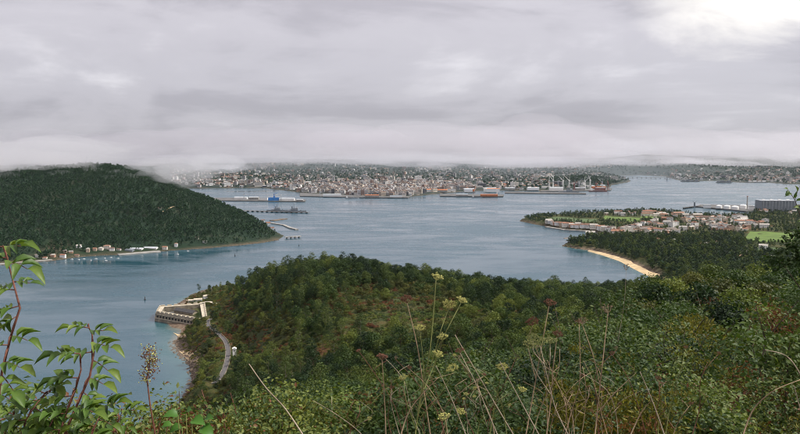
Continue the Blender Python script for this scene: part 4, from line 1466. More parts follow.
# trees of the peninsula
pen_meshes = [crown_mesh('peninsula_crown', M['leaf_dark' if i % 3 else 'leaf_far'], 1300 + i, H=10 + (i % 3) * 2, R=4.2, lumps=14, per=16, leaf=1.35, shape=('round', 'round', 'tall', 'cone')[i % 4], aspect=0.8) for i in range(6)]
col_pen = proto_collection('peninsula_crowns', pen_meshes)
X, Y = jitter_points(0.15, 0.66, 1080, 2750, 8.5, rng)
Z = near_h(X, Y); sdn = sdist(SHORE, X, Y)
px, py = px_of(X, Y, Z)
dt = np.full(len(X), 1e9)
for (a, b, q) in TAKEN:
    dt = np.minimum(dt, np.hypot(X - a, Y - b) - q)
inf = np.zeros(len(X), bool)
for fpoly in FIELDS:
    inf |= sdist(fpoly, X, Y) > -4
bd = pdist(BEACH, X, Y)
wood = ((py > 237) & (px < 745)) | (py > 250)
point = (px < 548) | ((px < 640) & (py < 221) & (fbm(X / 50, Y / 50) > 0.02))
d_ = np.where(wood, 1.0, np.where(point, 0.8, 0.5 + 1.0 * fbm(X / 70, Y / 70)))
ok = (sdn > 9) & (bd > 26) & (dt > 5) & ~inf & (rng.random(len(X)) < d_) & (px > 505)
sc = np.where(wood, 0.75 + 0.5 * rng.random(len(X)), 0.4 + 0.4 * rng.random(len(X)))
# keep house fronts open to the view
scatter('peninsula_woods', np.stack([X, Y, Z], 1)[ok], rng.random(ok.sum()) * 6.28, sc[ok], rng.integers(0, 6, ok.sum()), col_pen, 'dark woods and hedges round the peninsula town')

# ---- houses on the far bank
def bank_house(px_, py_, proto, lb, rz=0.0, sc=1.0, name='house'):
    g = hit(px_, py_, hill_h, 1200, 2600, 500)
    if g[1] < 1210 or g[1] > 2500: return
    return put_house(g[0], g[1], g[2], rz, proto, lb, None, name, sc)


for (x, y, k, rz, lb) in ((65, 252.5, 0, .1, 'orange roofed house among trees above the left end of the far quay'), (71, 253, 5, .3, 'low orange roofed cottage next to the far quay trees'),
                          (53, 257, 1, 0, 'pale house at the left end of the far shore hamlet'), (79, 248, 2, .1, 'white house standing highest above the far shore hamlet'), (77, 257, 5, .2, 'white cottage on the water edge by the moored boats'),
                          (88, 252, 3, .2, 'narrow pale house behind the moored boats'), (95, 250.5, 0, .1, 'white fronted house with brown roof above the moored boats'), (101, 250, 1, -.1, 'long cream house left of the twin orange roofs'),
                          (107, 249, 4, .05, 'long orange roofed house at the middle of the far hamlet'), (112, 250.5, 2, .2, 'orange roofed house just right of the longest one'), (119, 250.5, 5, .1, 'white cottage left of the long white sheds'),
                          (165, 249.3, 2, 0, 'pale house between the white sheds and the red roofed villa'), (176, 246.5, 3, .1, 'red roofed villa standing alone by the far shore'), (197, 239, 0, .2, 'small white house on the wooded slope right of the villa'), (205, 243, 1, .1, 'low pale house near the cape woods'),
                          (45, 259, 5, .1, 'cottage behind the elder leaves on the far shore'), (37, 257, 0, .1, 'red roofed cottage behind the elder shoot on the far shore'), (160, 209, 5, .2, 'tiny white house high on the hill by the track'), (63, 257.5, 2, 0, 'pale boathouse beside the far quay wall')):
    bank_house(x, y, HOUSES[k], lb, rz, .72)


def shed(w, d, h, rh, wall, roof):
    mw, mr = gable(w, d, h, rh, wall, roof)
    return mw, mr


for (x, y, w, wm, rm, lb) in ((134, 253, 26, 'white_paint', 'steel_light', 'long white shed on the far quay, left of the pair'), (148, 252, 30, 'white_paint', 'steel_light', 'long white shed on the far quay, right of the pair'), (127, 254.2, 16, 'steel_grey', 'steel_grey', 'grey boat shed left of the long white sheds')):
    g = S(x, y); 
    p = shed(w, 12, 6, 2, M[wm], M[rm]); o = link('waterfront_shed', p[0], None, (g[0], g[1] + 16, 1.2), -.06); link('roof', p[1], o); tag(o, lb, 'shed')
# quay wall along the far hamlet
def wall_along(name, pxs, h, w, mat, label, cat, z0=-1.0, kind=None):
    mb = MB()
    pts = [S(x, y) for x, y in pxs]
    for a, b in zip(pts[:-1], pts[1:]):
        t = (b - a)[:2]; t = t / np.linalg.norm(t); nn = np.array([-t[1], t[0]]) * w / 2
        vs = [a[:2] - nn, b[:2] - nn, b[:2] + nn, a[:2] + nn]
        mb.add([(*v, z0) for v in vs] + [(*v, h) for v in vs], [(0, 3, 2, 1), (4, 5, 6, 7), (0, 1, 5, 4), (1, 2, 6, 5), (2, 3, 7, 6), (3, 0, 4, 7)])
    return tag(link(name, mb.mesh(name, [mat])), label, cat, kind=kind)


wall_along('sea_wall', [(0, 265), (30, 262.6), (52, 260.6)], 2.6, 7, M['concrete'], 'pale sea wall left of the hamlet, behind the elder leaves', 'wall')
wall_along('quay', [(118, 255.2), (150, 252.7), (160, 252)], 2.2, 18, M['concrete'], 'low quay carrying the white sheds on the far shore', 'quay')
wall_along('quay', [(546, 227.4), (565, 230.3), (596, 232.2)], 2.6, 10, M['concrete'], 'pale quay along the inlet waterfront', 'quay')

# track on the wooded hill
me, _ = ribbon('hill_track', [hit(x, y, hill_h, 1200, 2600, 700) for x, y in ((158, 214), (166, 211), (172, 208), (178, 207.5), (185, 209))], 5, M['sand'], 2.0)
tag(link('hill_track', me), 'pale track cut across the wooded hill', kind='structure')
# boats
def boat_parts(Lb, wb, hb, hull, top):
    n = 7
    V, Fq = [], []
    for i in range(n):
        u = i / (n - 1)
        x = (u - .5) * Lb
        k = (1 - max(0, (u - .45) / .55) ** 2) * (0.82 + .18 * min(1, u / .2))
        V += [(x, -wb / 2 * k, hb * (1 + .25 * u)), (x, -wb * .3 * k, -.3 * hb), (x, wb * .3 * k, -.3 * hb), (x, wb / 2 * k, hb * (1 + .25 * u))]
    for i in range(n - 1):
        a = i * 4
        for q in range(3):
            Fq.append((a + q, a + q + 4, a + q + 5, a + q + 1))
        Fq.append((a + 3, a + 7, a + 4, a))
    Fq.append((0, 1, 2, 3))
    hm = mesh_np('hull', V, Fq, [hull])
    cm = MB().box(-Lb * .12, Lb * .16, -wb * .3, wb * .3, hb, hb + wb * .55, taper=wb * .05).mesh('cabin', [top])
    return hm, cm


HB = boat_parts(7.5, 2.6, 0.9, M['white_paint'], M['white_paint'])
mast = MB().tube([(0, 0, 0.8), (0, 0, 9.5)], 0.09, 5).mesh('mast', [M['steel_light']])
for i, (x, y) in enumerate(((72, 259.5), (79, 260), (84, 259.2), (91, 260.5), (96, 259), (105, 258.6), (106, 260.8), (111, 257.8), (118, 258.6), (178, 254.5), (188, 251.2))):
    p = S(x, y)
    o = link('moored_boat', HB[0], None, (p[0], p[1], 0.0), rng.uniform(-.5, .5), .7); link('cabin', HB[1], o)
    if i % 3 == 0: link('mast', mast, o)
    tag(o, 'small white boat moored off the far shore hamlet' if i < 9 else ('lone white boat off the red roofed villa' if i == 9 else 'lone white boat off the cape woods'), 'boat', 'boats moored off the hamlet' if i < 9 else None)
for (x, y, lb) in ((145, 300, 'tiny dark buoy in the open strait left of the fort'), (235, 256, 'tiny dark buoy off the knoll of the headland'), (299, 246, 'tiny channel marker below the cape pier')):
    p = S(x, y)
    o = link('channel_buoy', MB().prism([(math.cos(a) * 1.3, math.sin(a) * 1.3) for a in np.linspace(0, 6.28, 9)[:-1]], -.5, 1.2).mesh('float', [M['slate']]), None, (p[0], p[1], 0))
    link('topmark', MB().tube([(0, 0, 1.2), (0, 0, 3.2), (0, 0, 4.4)], [.5, .3, .7], 6).mesh('topmark', [M['slate']]), o)
    tag(o, lb, 'buoy')

# ---- cape: buildings, jetties, pier on legs
for (x, y, k, lb) in ((268, 225, 2, 'beige building on the tip of the cape'), (272, 229, 5, 'low white hut by the cape landing'), (263, 222, 0, 'small house behind the cape building')):
    bank_house(x, y, HOUSES[k], lb, .3)
def jetty(name, p, q, w, zt, mat, label, legs=True, step=14.0):
    p, q = np.array(p[:2]), np.array(q[:2])
    ln = np.linalg.norm(q - p); ang = math.atan2(*(q - p)[::-1]); c = (p + q) / 2
    o = link(name, None, None, (c[0], c[1], 0), ang)
    link('deck', MB().box(-ln / 2, ln / 2, -w / 2, w / 2, zt - 1.2, zt).mesh('deck', [mat]), o)
    k = max(2, int(ln / step))
    lm = MB().box(-1.1, 1.1, -w * .4, w * .4, -4, zt - 1.2).mesh('leg', [mat])
    for i in range(k):
        link('leg', lm, o, (-ln / 2 + (i + .5) * ln / k, 0, 0))
    tag(o, label, 'pier')
    return o
jetty('pier', S(285, 238.5), S(301, 237.5), 9, 4.2, M['concrete'], 'pier standing on legs at the tip of the cape', step=9)
wall_along('breakwater', [(271, 223.5), (284, 225.5), (290, 228.2), (297, 230)], 2.6, 9, M['concrete'], 'short pale landing jetty off the cape', 'jetty')
wall_along('breakwater', [(272, 221), (279, 220), (285, 219)], 1.8, 20, M['rock'], 'low green spit beyond the cape', 'spit')
jetty('naval_pier', S(236, 211.2), S(309, 213.3), 16, 4.0, M['quay'], 'long dark naval pier beyond the cape', step=20)


def warship(px_, py_, Ls, rz, lb):
    p = S(px_, py_)
    o = link('warship', boat_parts(Ls, Ls * .115, Ls * .05, M['steel_grey'], M['steel_grey'])[0], None, (p[0], p[1], 0), rz)
    h = Ls * .055
    link('superstructure', MB().box(-Ls * .12, Ls * .16, -Ls * .042, Ls * .042, h * .9, h * 2.6, taper=Ls * .008).mesh('superstructure', [M['steel_grey']]), o)
    link('bridge', MB().box(Ls * .05, Ls * .15, -Ls * .036, Ls * .036, h * 2.6, h * 3.6, taper=Ls * .006).mesh('bridge', [M['steel_light']]), o)
    link('mast', MB().box(-Ls * .012, Ls * .012, -Ls * .012, Ls * .012, h * 2.6, h * 6.5, taper=Ls * .006).box(-Ls * .004, Ls * .004, -Ls * .03, Ls * .03, h * 5.2, h * 5.4).mesh('ship_mast', [M['steel_grey']]), o)
    link('funnel', MB().box(-Ls * .1, -Ls * .05, -Ls * .02, Ls * .02, h * 2.6, h * 4.2, taper=Ls * .005).mesh('funnel', [M['steel_grey']]), o)
    link('hangar', MB().box(-Ls * .26, -Ls * .13, -Ls * .036, Ls * .036, h * .9, h * 2.0).mesh('hangar', [M['steel_light']]), o)
    link('gun', MB().box(Ls * .25, Ls * .29, -Ls * .016, Ls * .016, h, h * 1.6, taper=Ls * .004).tube([(Ls * .28, 0, h * 1.4), (Ls * .34, 0, h * 1.7)], Ls * .003, 5).mesh('gun', [M['steel_grey']]), o)
    return tag(o, lb, 'ship')
warship(277, 211, 78, .05, 'grey warship berthed at the near end of the naval pier')
warship(294, 212, 92, .02, 'grey warship with tall mast berthed along the outer naval pier')
warship(569, 192.6, 120, .03, 'grey frigate alongside the long port mole')
# ------------------------------------------------------------------ port and city across the bay
def quay_block(name, pxs, zt, label, mat='quay', cat='quay'):
    poly = [S(x, y)[:2] for x, y in pxs]
    a = 0.5 * sum(poly[i][0] * poly[(i + 1) % len(poly)][1] - poly[(i + 1) % len(poly)][0] * poly[i][1] for i in range(len(poly)))
    if a < 0: poly = poly[::-1]
    return tag(link(name, MB().prism([tuple(p) for p in poly], -3, zt).mesh(name, [M[mat]])), label, cat)


quay_block('naval_quay', [(200, 200.8), (305, 202.2), (306, 200.3), (268, 198.3), (200, 198.6)], 3.5, 'long low quay of the naval base beyond the cape')
quay_block('port_quay', [(300, 196.6), (352, 197.8), (408, 198.3), (412, 196.2), (352, 194.6), (300, 193.6)], 4.0, 'stone quay along the city waterfront')
quay_block('port_mole', [(440, 196.8), (503, 197.2), (504, 195.4), (440, 194.4)], 5.0, 'dark mole in front of the city docks')
quay_block('port_mole', [(505, 193.6), (586, 194.4), (586, 193.4), (505, 192.2)], 4.0, 'long thin mole where the frigate lies')
quay_block('shipyard_quay', [(540, 192), (611, 190.8), (612, 188.6), (545, 188.0)], 4.0, 'shipyard quay under the dock cranes')


def gen_shed(px_, py_, w, d, h, wall, roof, lb, z=4.0, rz=0.0, name='dock_shed', flat=False):
    p = S(px_, py_, z)
    if flat:
        a, b = MB().box(-w / 2, w / 2, -d / 2, d / 2, 0, h).mesh('shed_wall', [M[wall]]), MB().box(-w / 2 - .4, w / 2 + .4, -d / 2 - .4, d / 2 + .4, h, h + 1).mesh('shed_roof', [M[roof]])
    else:
        a, b = gable(w, d, h, d * .14, M[wall], M[roof])
    o = link(name, a, None, (p[0], p[1], z), rz); link('roof', b, o)
    return tag(o, lb, 'shed')


for a in ((241, 199.2, 60, 22, 9, 'white_paint', 'steel_light', 'white shed at the left end of the naval quay'), (254, 199.6, 45, 20, 11, 'concrete', 'steel_light', 'grey shed in the middle of the naval quay'),
          (264, 200, 36, 20, 10, 'white_paint', 'steel_grey', 'white shed left of the blue floating dock'), (287, 200.5, 70, 22, 9, 'white_paint', 'steel_light', 'long pale shed right of the blue floating dock'),
          (300, 201, 30, 16, 7, 'concrete', 'steel_light', 'small shed at the tip of the naval quay'), (489, 196.3, 88, 16, 9, 'orange_roof', 'orange_roof', 'red brown warehouse on the dark mole'), (462, 195.8, 60, 16, 7, 'concrete', 'steel_light', 'grey warehouse at the root of the dark mole'),
          (332, 196.4, 90, 20, 10, 'white_paint', 'steel_light', 'long white quay shed on the city waterfront'), (372, 197, 70, 18, 9, 'concrete', 'orange_roof', 'brown roofed quay shed on the city waterfront'), (396, 197.3, 60, 16, 8, 'white_paint', 'steel_grey', 'white quay shed at the right end of the waterfront'),
          (556, 190.4, 80, 30, 16, 'white_paint', 'steel_light', 'largest white shipyard hall'), (580, 190, 60, 26, 12, 'concrete', 'steel_light', 'grey shipyard hall under the cranes'), (533, 190.2, 70, 30, 14, 'white_paint', 'steel_light', 'white shipyard hall left of the cranes'),
          (510, 190, 60, 28, 12, 'concrete', 'steel_light', 'grey hall at the left end of the shipyard'), (600, 190, 60, 24, 12, 'red_paint', 'steel_grey', 'red walled shed at the right end of the shipyard')):
    gen_shed(*a)
# more of the shipyard and arsenal: numbered rows, told apart only as a mass of roofs
rng = np.random.default_rng(81)
for k in range(34):
    x, y = (rng.uniform(505, 605), rng.uniform(186, 189.3)) if k < 20 else (rng.uniform(415, 505), rng.uniform(189, 192.5))
    gen_shed(x, y, rng.uniform(40, 90), rng.uniform(18, 30), rng.uniform(8, 18), ('white_paint', 'concrete', 'white_paint', 'orange_roof')[k % 4], ('steel_light', 'orange_roof', 'concrete')[k % 3], 'pale work hall in the shipyard behind the cranes' if k < 20 else 'pale dock hall behind the dark mole', 5.0, rng.uniform(-.2, .2))
for o in [o for o in COL.objects if o.get('label') in ('pale work hall in the shipyard behind the cranes', 'pale dock hall behind the dark mole')]:
    o['group'] = 'shipyard halls' if 'shipyard' in o['label'] else 'dock halls'

# blue floating dock
p = S(274, 201.3)
fd = link('floating_dock', MB().box(-26, 26, -14, 14, -1, 4).mesh('pontoon', [M['blue_paint']]), None, (p[0], p[1], 0), 0.1)
for s in (-1, 1):
    link('side_wall', MB().box(-26, 26, s * 12 - 2.5, s * 12 + 2.5, 4.01, 17, taper=.4).mesh('side_wall', [M['blue_paint']]), fd)
link('crane', MB().box(-3, 3, 9.6, 14.4, 17.01, 24).box(-1.2, 1.2, 11, 13, 24, 36).tube([(0, 12, 34), (20, 12, 40)], .8, 5).mesh('dock_crane_top', [M['blue_paint']]), fd)
tag(fd, 'bright blue floating dock moored at the naval quay', 'floating dock')


def crane_parts(h, jib, mat):
    t = MB()
    for sx in (-1, 1):
        for sy in (-1, 1):
            t.tube([(sx * 5, sy * 5, 0), (sx * 1.6, sy * 1.6, h * .62)], .9, 4)
    t.box(-2, 2, -2, 2, h * .6, h * .8)
    cab = MB().box(-5, 4, -3, 3, h * .8, h * .8 + 6)
    j = MB().tube([(0, 0, h * .86), (jib, 0, h * 1.35)], [1.5, .7], 4).tube([(-2, 0, h * .9), (-2, 0, h * 1.25)], .8, 4).tube([(-2, 0, h * 1.25), (jib * .7, 0, h * 1.2)], .35, 4)
    return t.mesh('tower', [mat]), cab.mesh('cab', [mat]), j.mesh('jib', [mat])


CR = [crane_parts(64, 34, M['white_paint']), crane_parts(54, 30, M['steel_light']), crane_parts(68, 28, M['white_paint']), crane_parts(44, 26, M['red_paint'])]
spots = [(549, 189.2), (553, 189.8), (558, 189), (563, 189.6), (569, 189.2), (574, 190.1), (579, 189.3), (585, 190), (590, 189.4), (596, 190), (602, 189.6), (608, 190.2)]
for i, (x, y) in enumerate(spots):
    p = S(x, y, 4); c = CR[(0, 2, 1, 0, 0, 3, 1, 0, 2, 3, 1, 3)[i]]
    o = link('dock_crane', c[0], None, (p[0], p[1], 4), rng.uniform(0, 6.28)); link('cab', c[1], o); link('jib', c[2], o)
    tag(o, 'tall dock crane in the row over the shipyard quay', 'crane', 'shipyard cranes')
for i, (x, y, lb) in enumerate(((497, 196, 'dark crane at the outer end of the mole with the warehouse'), (320, 196.4, 'pale crane on the left of the city waterfront'), (341, 196.8, 'pale crane in the middle of the city waterfront'), (281, 200.7, 'crane beside the blue floating dock'), (244, 200, 'slim crane at the left end of the naval quay'))):
    p = S(x, y, 4); c = CR[2 if i == 0 else 1]
    o = link('dock_crane', c[0], None, (p[0], p[1], 4), i * 1.3, .55); link('cab', c[1], o); link('jib', c[2], o)
    tag(o, lb, 'crane')
for (x, y, Ls, hull, lb) in ((598, 191.6, 110, 'red_paint', 'cargo ship with red hull at the shipyard quay'), (352, 198.6, 70, 'steel_light', 'pale ship alongside the city waterfront'), (477, 197.6, 55, 'steel_grey', 'small dark ship alongside the mole with the warehouse')):
    p = S(x, y)
    h_, c_ = boat_parts(Ls, Ls * .13, Ls * .05, M[hull], M['white_paint'])
    o = link('cargo_ship', h_, None, (p[0], p[1], 0), .04)
    link('superstructure', MB().box(-Ls * .42, -Ls * .3, -Ls * .05, Ls * .05, Ls * .05, Ls * .17).mesh('superstructure', [M['white_paint']]), o)
    link('hatch', MB().box(-Ls * .25, Ls * .3, -Ls * .04, Ls * .04, Ls * .05, Ls * .075).mesh('hatch', [M['steel_grey']]), o)
    link('mast', MB().box(Ls * .1, Ls * .115, -.6, .6, Ls * .05, Ls * .2).mesh('cargo_mast', [M['steel_light']]), o)
    tag(o, lb, 'ship')

# the city
M['city_wall'] = random_mat('city_wall', [(0.72, 0.69, 0.63), (0.58, 0.51, 0.42), (0.76, 0.74, 0.71), (0.36, 0.30, 0.25), (0.42, 0.41, 0.40), (0.27, 0.18, 0.14), (0.55, 0.52, 0.47), (0.74, 0.73, 0.72), (0.16, 0.16, 0.17)], stain_scale=.06)
M['city_roof'] = random_mat('city_roof', [(0.24, 0.11, 0.075), (0.17, 0.15, 0.14), (0.27, 0.15, 0.11), (0.30, 0.29, 0.28), (0.10, 0.08, 0.07), (0.42, 0.41, 0.40)], stain_scale=.06)
CITY = []
for i, (w, d, h, g) in enumerate(((22, 14, 14, 0), (34, 15, 18, 0), (18, 14, 22, 0), (40, 18, 12, 0), (14, 11, 8, 1), (20, 12, 8, 1), (28, 14, 10, 1), (16, 16, 32, 0), (48, 15, 24, 0))):
    mb = MB().box(-w / 2, w / 2, -d / 2, d / 2, -4, h)
    for fl in range(1, int(h / 3.2)):        # bands of windows, storey by storey
        z = fl * 3.2
        mb.box(-w / 2 + 1, w / 2 - 1, -d / 2 - .15, -d / 2, z, z + 1.4, 2)
    if g:
        mb.add([(-w / 2 - .5, -d / 2 - .5, h), (w / 2 + .5, -d / 2 - .5, h), (w / 2 + .5, d / 2 + .5, h), (-w / 2 - .5, d / 2 + .5, h), (-w / 4, 0, h + 3), (w / 4, 0, h + 3)], [(0, 1, 5, 4), (1, 2, 5), (2, 3, 4, 5), (3, 0, 4), (3, 2, 1, 0)], 1)
    else:
        mb.box(-w / 2 - .3, w / 2 + .3, -d / 2 - .3, d / 2 + .3, h, h + 1.2, 1).box(-3, 3, -3, 3, h + 1.2, h + 4, 0)
    CITY.append(mb.mesh('city_building', [M['city_wall'], M['city_roof'], M['glass_dark']]))
n = 16000
Yc = 3500 + 5600 * rng.random(n) ** 1.15
tc_ = -0.33 + 1.0 * rng.random(n)
X, Y = tc_ * Yc, Yc
Z = city_h(X, Y); sd = sdist(CSHORE, X, Y)
pxc = tc_ * F_PX + 400
core = np.exp(-((pxc - 385) / 85) ** 2) * np.clip((5600 - Y) / 1300, 0, 1)
dens = np.where(pxc < 625, 0.12 + 0.2 * np.clip((6500 - Y) / 2500, 0, 1) + 0.75 * core, 0.18 * np.clip((8600 - Y) / 900, 0, 1)) + 0.32 * fbm(X / 350 + 8, Y / 350, 3)
spit = (pxc > 552) & (pxc < 640) & (Y > 4700) & (Y < 5600)
ok = (sd > 22) & (rng.random(n) < dens) & ~spit
# the waterfront is built up house by house
X2, Y2 = [], []
for (x0, x1, y0, y1, m_) in ((298, 412, 190, 196.2, 520), (400, 470, 186.5, 191.8, 260), (262, 300, 185, 189.6, 90), (195, 262, 184.5, 187.6, 130), (660, 800, 177.2, 180.5, 130)):
    for _ in range(m_):
        g = S(rng.uniform(x0, x1), rng.uniform(y0, y1), 8); X2.append(g[0]); Y2.append(g[1])
X2, Y2 = np.array(X2), np.array(Y2)
o2 = sdist(CSHORE, X2, Y2) > 14
X = np.concatenate([X[ok], X2[o2]]); Y = np.concatenate([Y[ok], Y2[o2]])
Z = city_h(X, Y)
pxc = X / Y * F_PX + 400
big = (np.abs(pxc - 385) < 90) & (Y < 5800)
r = rng.random(len(X))
pick = np.where(big, np.where(r < .8, rng.integers(0, 4, len(X)), rng.integers(4, 9, len(X))), np.where(r < .6, rng.integers(4, 7, len(X)), rng.integers(0, 9, len(X))))
order = np.argsort(Y + np.where((pxc > 190) & (pxc < 800), 0, 1e5))
ind = order[:290]
msk = np.zeros(len(X), bool); msk[ind] = True
for i in ind:
    o = link('city_building', CITY[pick[i]], None, (X[i], Y[i], Z[i]), rng.normal() * .35, float(rng.uniform(.8, 1.15)))
    w = ('naval town left of the city' if pxc[i] < 298 else 'rows at the left end of the city waterfront' if pxc[i] < 325 else 'rows behind the pale waterfront crane' if pxc[i] < 350 else 'rows behind the brown roofed quay shed' if pxc[i] < 382 else 'rows at the right end of the city waterfront' if pxc[i] < 415 else 'dock quarter behind the mole')
    tag(o, f'small hazy building in the {w}', 'building', f'buildings in the {w}')
scatter('city_buildings', np.stack([X, Y, Z], 1)[~msk], rng.normal(size=(~msk).sum()) * .5, 0.75 + 0.4 * rng.random((~msk).sum()), pick[~msk], proto_collection('city_block', CITY), 'mass of small buildings spreading over the hazy city slopes')
n = 16000
Yc = 3600 + 6500 * rng.random(n); tc_ = -0.33 + 1.0 * rng.random(n)
X, Y = tc_ * Yc, Yc
Z = city_h(X, Y); sd = sdist(CSHORE, X, Y); pxc = tc_ * F_PX + 400
core = np.exp(-((pxc - 385) / 85) ** 2) * np.clip((5600 - Y) / 1300, 0, 1)
spit = (pxc > 548) & (pxc < 640) & (Y > 4700) & (Y < 5700)
ok = (sd > 20) & ((rng.random(n) < 0.5 - core + 0.9 * fbm(X / 300, Y / 300)) | spit)
ct = [crown_mesh('city_crown', M['leaf_far'], 1700 + i, H=13, R=9, lumps=7, per=8, leaf=5.5, aspect=.8) for i in range(3)]
Xs = S(552, 186)[0] + (S(628, 182)[0] - S(552, 186)[0]) * rng.random(500); Ys = 4900 + 650 * rng.random(500)
os_ = sdist(CSHORE, Xs, Ys) > 12
pts = np.concatenate([np.stack([X, Y, Z], 1)[ok], np.stack([Xs, Ys, city_h(Xs, Ys)], 1)[os_]])
scatter('city_trees', pts, rng.random(len(pts)) * 6.28, 0.6 + 0.7 * rng.random(len(pts)), rng.integers(0, 3, len(pts)), proto_collection('city_crowns', ct), 'clumps of trees among the hazy city slopes')

# long bridge over the inner bay
a, b = S(600, 177.6), S(682, 179.2)
ln = np.linalg.norm((b - a)[:2]); ang = math.atan2(b[1] - a[1], b[0] - a[0]); c = (a + b) / 2
br = link('long_bridge', None, None, (c[0], c[1], 0), ang)
link('deck', MB().box(-ln / 2, ln / 2, -7, 7, 9, 12).mesh('bridge_deck', [M['concrete']]), br)
pm = MB().box(-2.5, 2.5, -5, 5, -4, 9).mesh('bridge_pier', [M['concrete']])
for i in range(18):
    link('pier', pm, br, (-ln / 2 + (i + .5) * ln / 18, 0, 0))
tag(br, 'long low road bridge crossing the inner bay', 'bridge')
for (x, y, w, lb) in ((690, 181.6, 150, 'dark low jetty on the far inner shore'), (724, 182.8, 120, 'thin dark jetty in the middle of the far inner shore'), (757, 182.6, 160, 'pale works on the far inner shore at the right')):
    p = S(x, y)
    o = link('far_jetty', MB().box(-w / 2, w / 2, -16, 16, -2, 5).mesh('far_jetty', [M['quay']]), None, (p[0], p[1], 0), .03)
    for k in range(4):
        link('shed', MB().box(-12, 12, -7, 7, 5.0, 14 + 4 * (k % 2)).mesh('jetty_shed', [M['white_paint' if 'pale' in lb else 'steel_grey']]), o, (-w * .36 + k * w * .24, 0, 0))
    tag(o, lb, 'jetty')
p = S(667, 180.5)
o = link('harbour_tower', MB().box(-4, 4, -4, 4, 0, 26, taper=1.4).mesh('tower_shaft', [M['steel_grey']]), None, (p[0], p[1], 0)); link('lantern', MB().box(-3, 3, -3, 3, 26, 32, taper=.6).mesh('lantern', [M['steel_grey']]), o)
tag(o, 'small dark tower in the water at the end of the bridge', 'tower')

# ---- fuel terminal on the right
quay_block('terminal_quay', [(697, 207.4), (746, 212.3), (760, 210), (752, 206.4), (700, 205.6)], 5.0, 'dark quay of the fuel terminal', 'quay')
jetty('terminal_jetty', S(683, 209), S(700, 206.8), 9, 6, M['quay'], 'thin jetty reaching out from the fuel terminal', step=18)
def tank(px_, py_, r, h, z, lb, mat='white_paint'):
    p = S(px_, py_, z); ring_ = [(math.cos(a) * r, math.sin(a) * r) for a in np.linspace(0, 2 * math.pi, 25)[:-1]]
    o = link('storage_tank', MB().prism(ring_, 0, h).mesh('shell', [M[mat]]), None, (p[0], p[1], z))
    d = MB()
    for k in range(3):
        r0, r1 = r * math.cos(k * .4), r * math.cos((k + 1) * .4); z0, z1 = h + .02 + r * .35 * math.sin(k * .4), h + .02 + r * .35 * math.sin((k + 1) * .4)
        V = [(x * r0 / r, y * r0 / r, z0) for x, y in ring_] + [(x * r1 / r, y * r1 / r, z1) for x, y in ring_]
        d.add(V, [(i, (i + 1) % 24, 24 + (i + 1) % 24, 24 + i) for i in range(24)] + ([tuple(range(24, 48))] if k == 2 else []))
    link('dome', d.mesh('dome', [M[mat]]), o)
    tag(o, lb, 'tank')
tank(719, 208.3, 11, 9, 5, 'leftmost low white tank on the terminal quay'); tank(727, 208.8, 12, 10, 5, 'second low white tank on the terminal quay'); tank(735, 209.3, 13, 9, 5, 'third low white tank on the terminal quay')
tank(743, 208.6, 12, 12, 5, 'white tank beside the terminal chimney')
p = S(747, 208.5, 5)
o = link('chimney', MB().tube([(0, 0, 0), (0, 0, 46)], [3, 2.0], 12).mesh('stack', [M['concrete']]), None, (p[0], p[1], 5)); link('rim', MB().tube([(0, 0, 46), (0, 0, 48)], 2.4, 12).mesh('rim', [M['red_paint']]), o)
tag(o, 'slim tall chimney of the fuel terminal', 'chimney')
p = S(694.5, 207.5, 5)
o = link('loading_tower', MB().box(-3, 3, -3, 3, 0, 22, taper=1.2).mesh('loading_frame', [M['steel_grey']]), None, (p[0], p[1], 4)); link('arm', MB().tube([(0, 0, 20), (8, 0, 27)], .7, 5).tube([(0, 0, 20), (-7, 0, 25)], .7, 5).mesh('loading_arm', [M['steel_grey']]), o)
tag(o, 'dark loading tower at the end of the terminal jetty', 'tower')
for i, (x, y, w, d, h, m_, lb) in enumerate(((775, 211, 118, 60, 38, 'steel_grey', 'huge blue grey tank hall above the terminal'), (707, 207.8, 26, 14, 9, 'white_paint', 'white pump house on the terminal quay'), (752, 209.5, 26, 16, 12, 'white_paint', 'white office block at the chimney foot'))):
    g = hit(x, y, near_h, 1500, 3200, 500) if i == 0 else S(x, y, 5)
    o = link('terminal_building', MB().box(-w / 2, w / 2, -d / 2, d / 2, -6 if i == 0 else 0, h).mesh('terminal_wall', [M[m_]]), None, (g[0], g[1], g[2]), -.1)
    link('roof', MB().box(-w / 2 - .6, w / 2 + .6, -d / 2 - .6, d / 2 + .6, h, h + 1.6).mesh('terminal_roof', [M['steel_light']]), o)
    if i == 0:
        rib = MB().box(-.8, .8, -.7, 0, -4, h - .5).mesh('buttress', [M['steel_light']])
        for k in range(11): link('buttress', rib, o, (-w / 2 + (k + .5) * w / 11, -d / 2, 0))
        for k in range(4): link('roof_vent', MB().box(-5, 5, -5, 5, h + 1.6, h + 5).mesh('roof_vent', [M['white_paint']]), o, (-w * .36 + k * w * .24, 0, 0))
    tag(o, lb, 'building')
# ------------------------------------------------------------------ plants close to the viewer
rnd = random.Random(5)


def leaf_blade(seed, w=0.42, droop=0.22, fold=0.10, n=6, curl=0.0):
    """a pointed leaf along +X, folded on its midrib, drooping to the tip, with a slightly toothed edge"""
    r = random.Random(seed)
    V, Fq = [], []
    for i in range(n + 1):
        u = i / n
        hw = w * 0.5 * (math.sin(math.pi * u ** 0.8) ** 0.85) * (1 + (0.10 if i % 2 else -0.04)) if 0 < i < n else 0.004
        z = -droop * u * u + 0.06 * math.sin(3.1 * u)
        x = u * (1 - .12 * droop)
        V += [(x, hw, z + fold * hw * 2 + r.uniform(-.012, .012)), (x, 0, z), (x, -hw, z + fold * hw * 2 + r.uniform(-.012, .012))]
    for i in range(n):
        a = i * 3
        Fq += [(a, a + 1, a + 4, a + 3), (a + 1, a + 2, a + 5, a + 4)]
    return mesh_np('elder_leaf', V, Fq, [M['leaf_elder']], True)


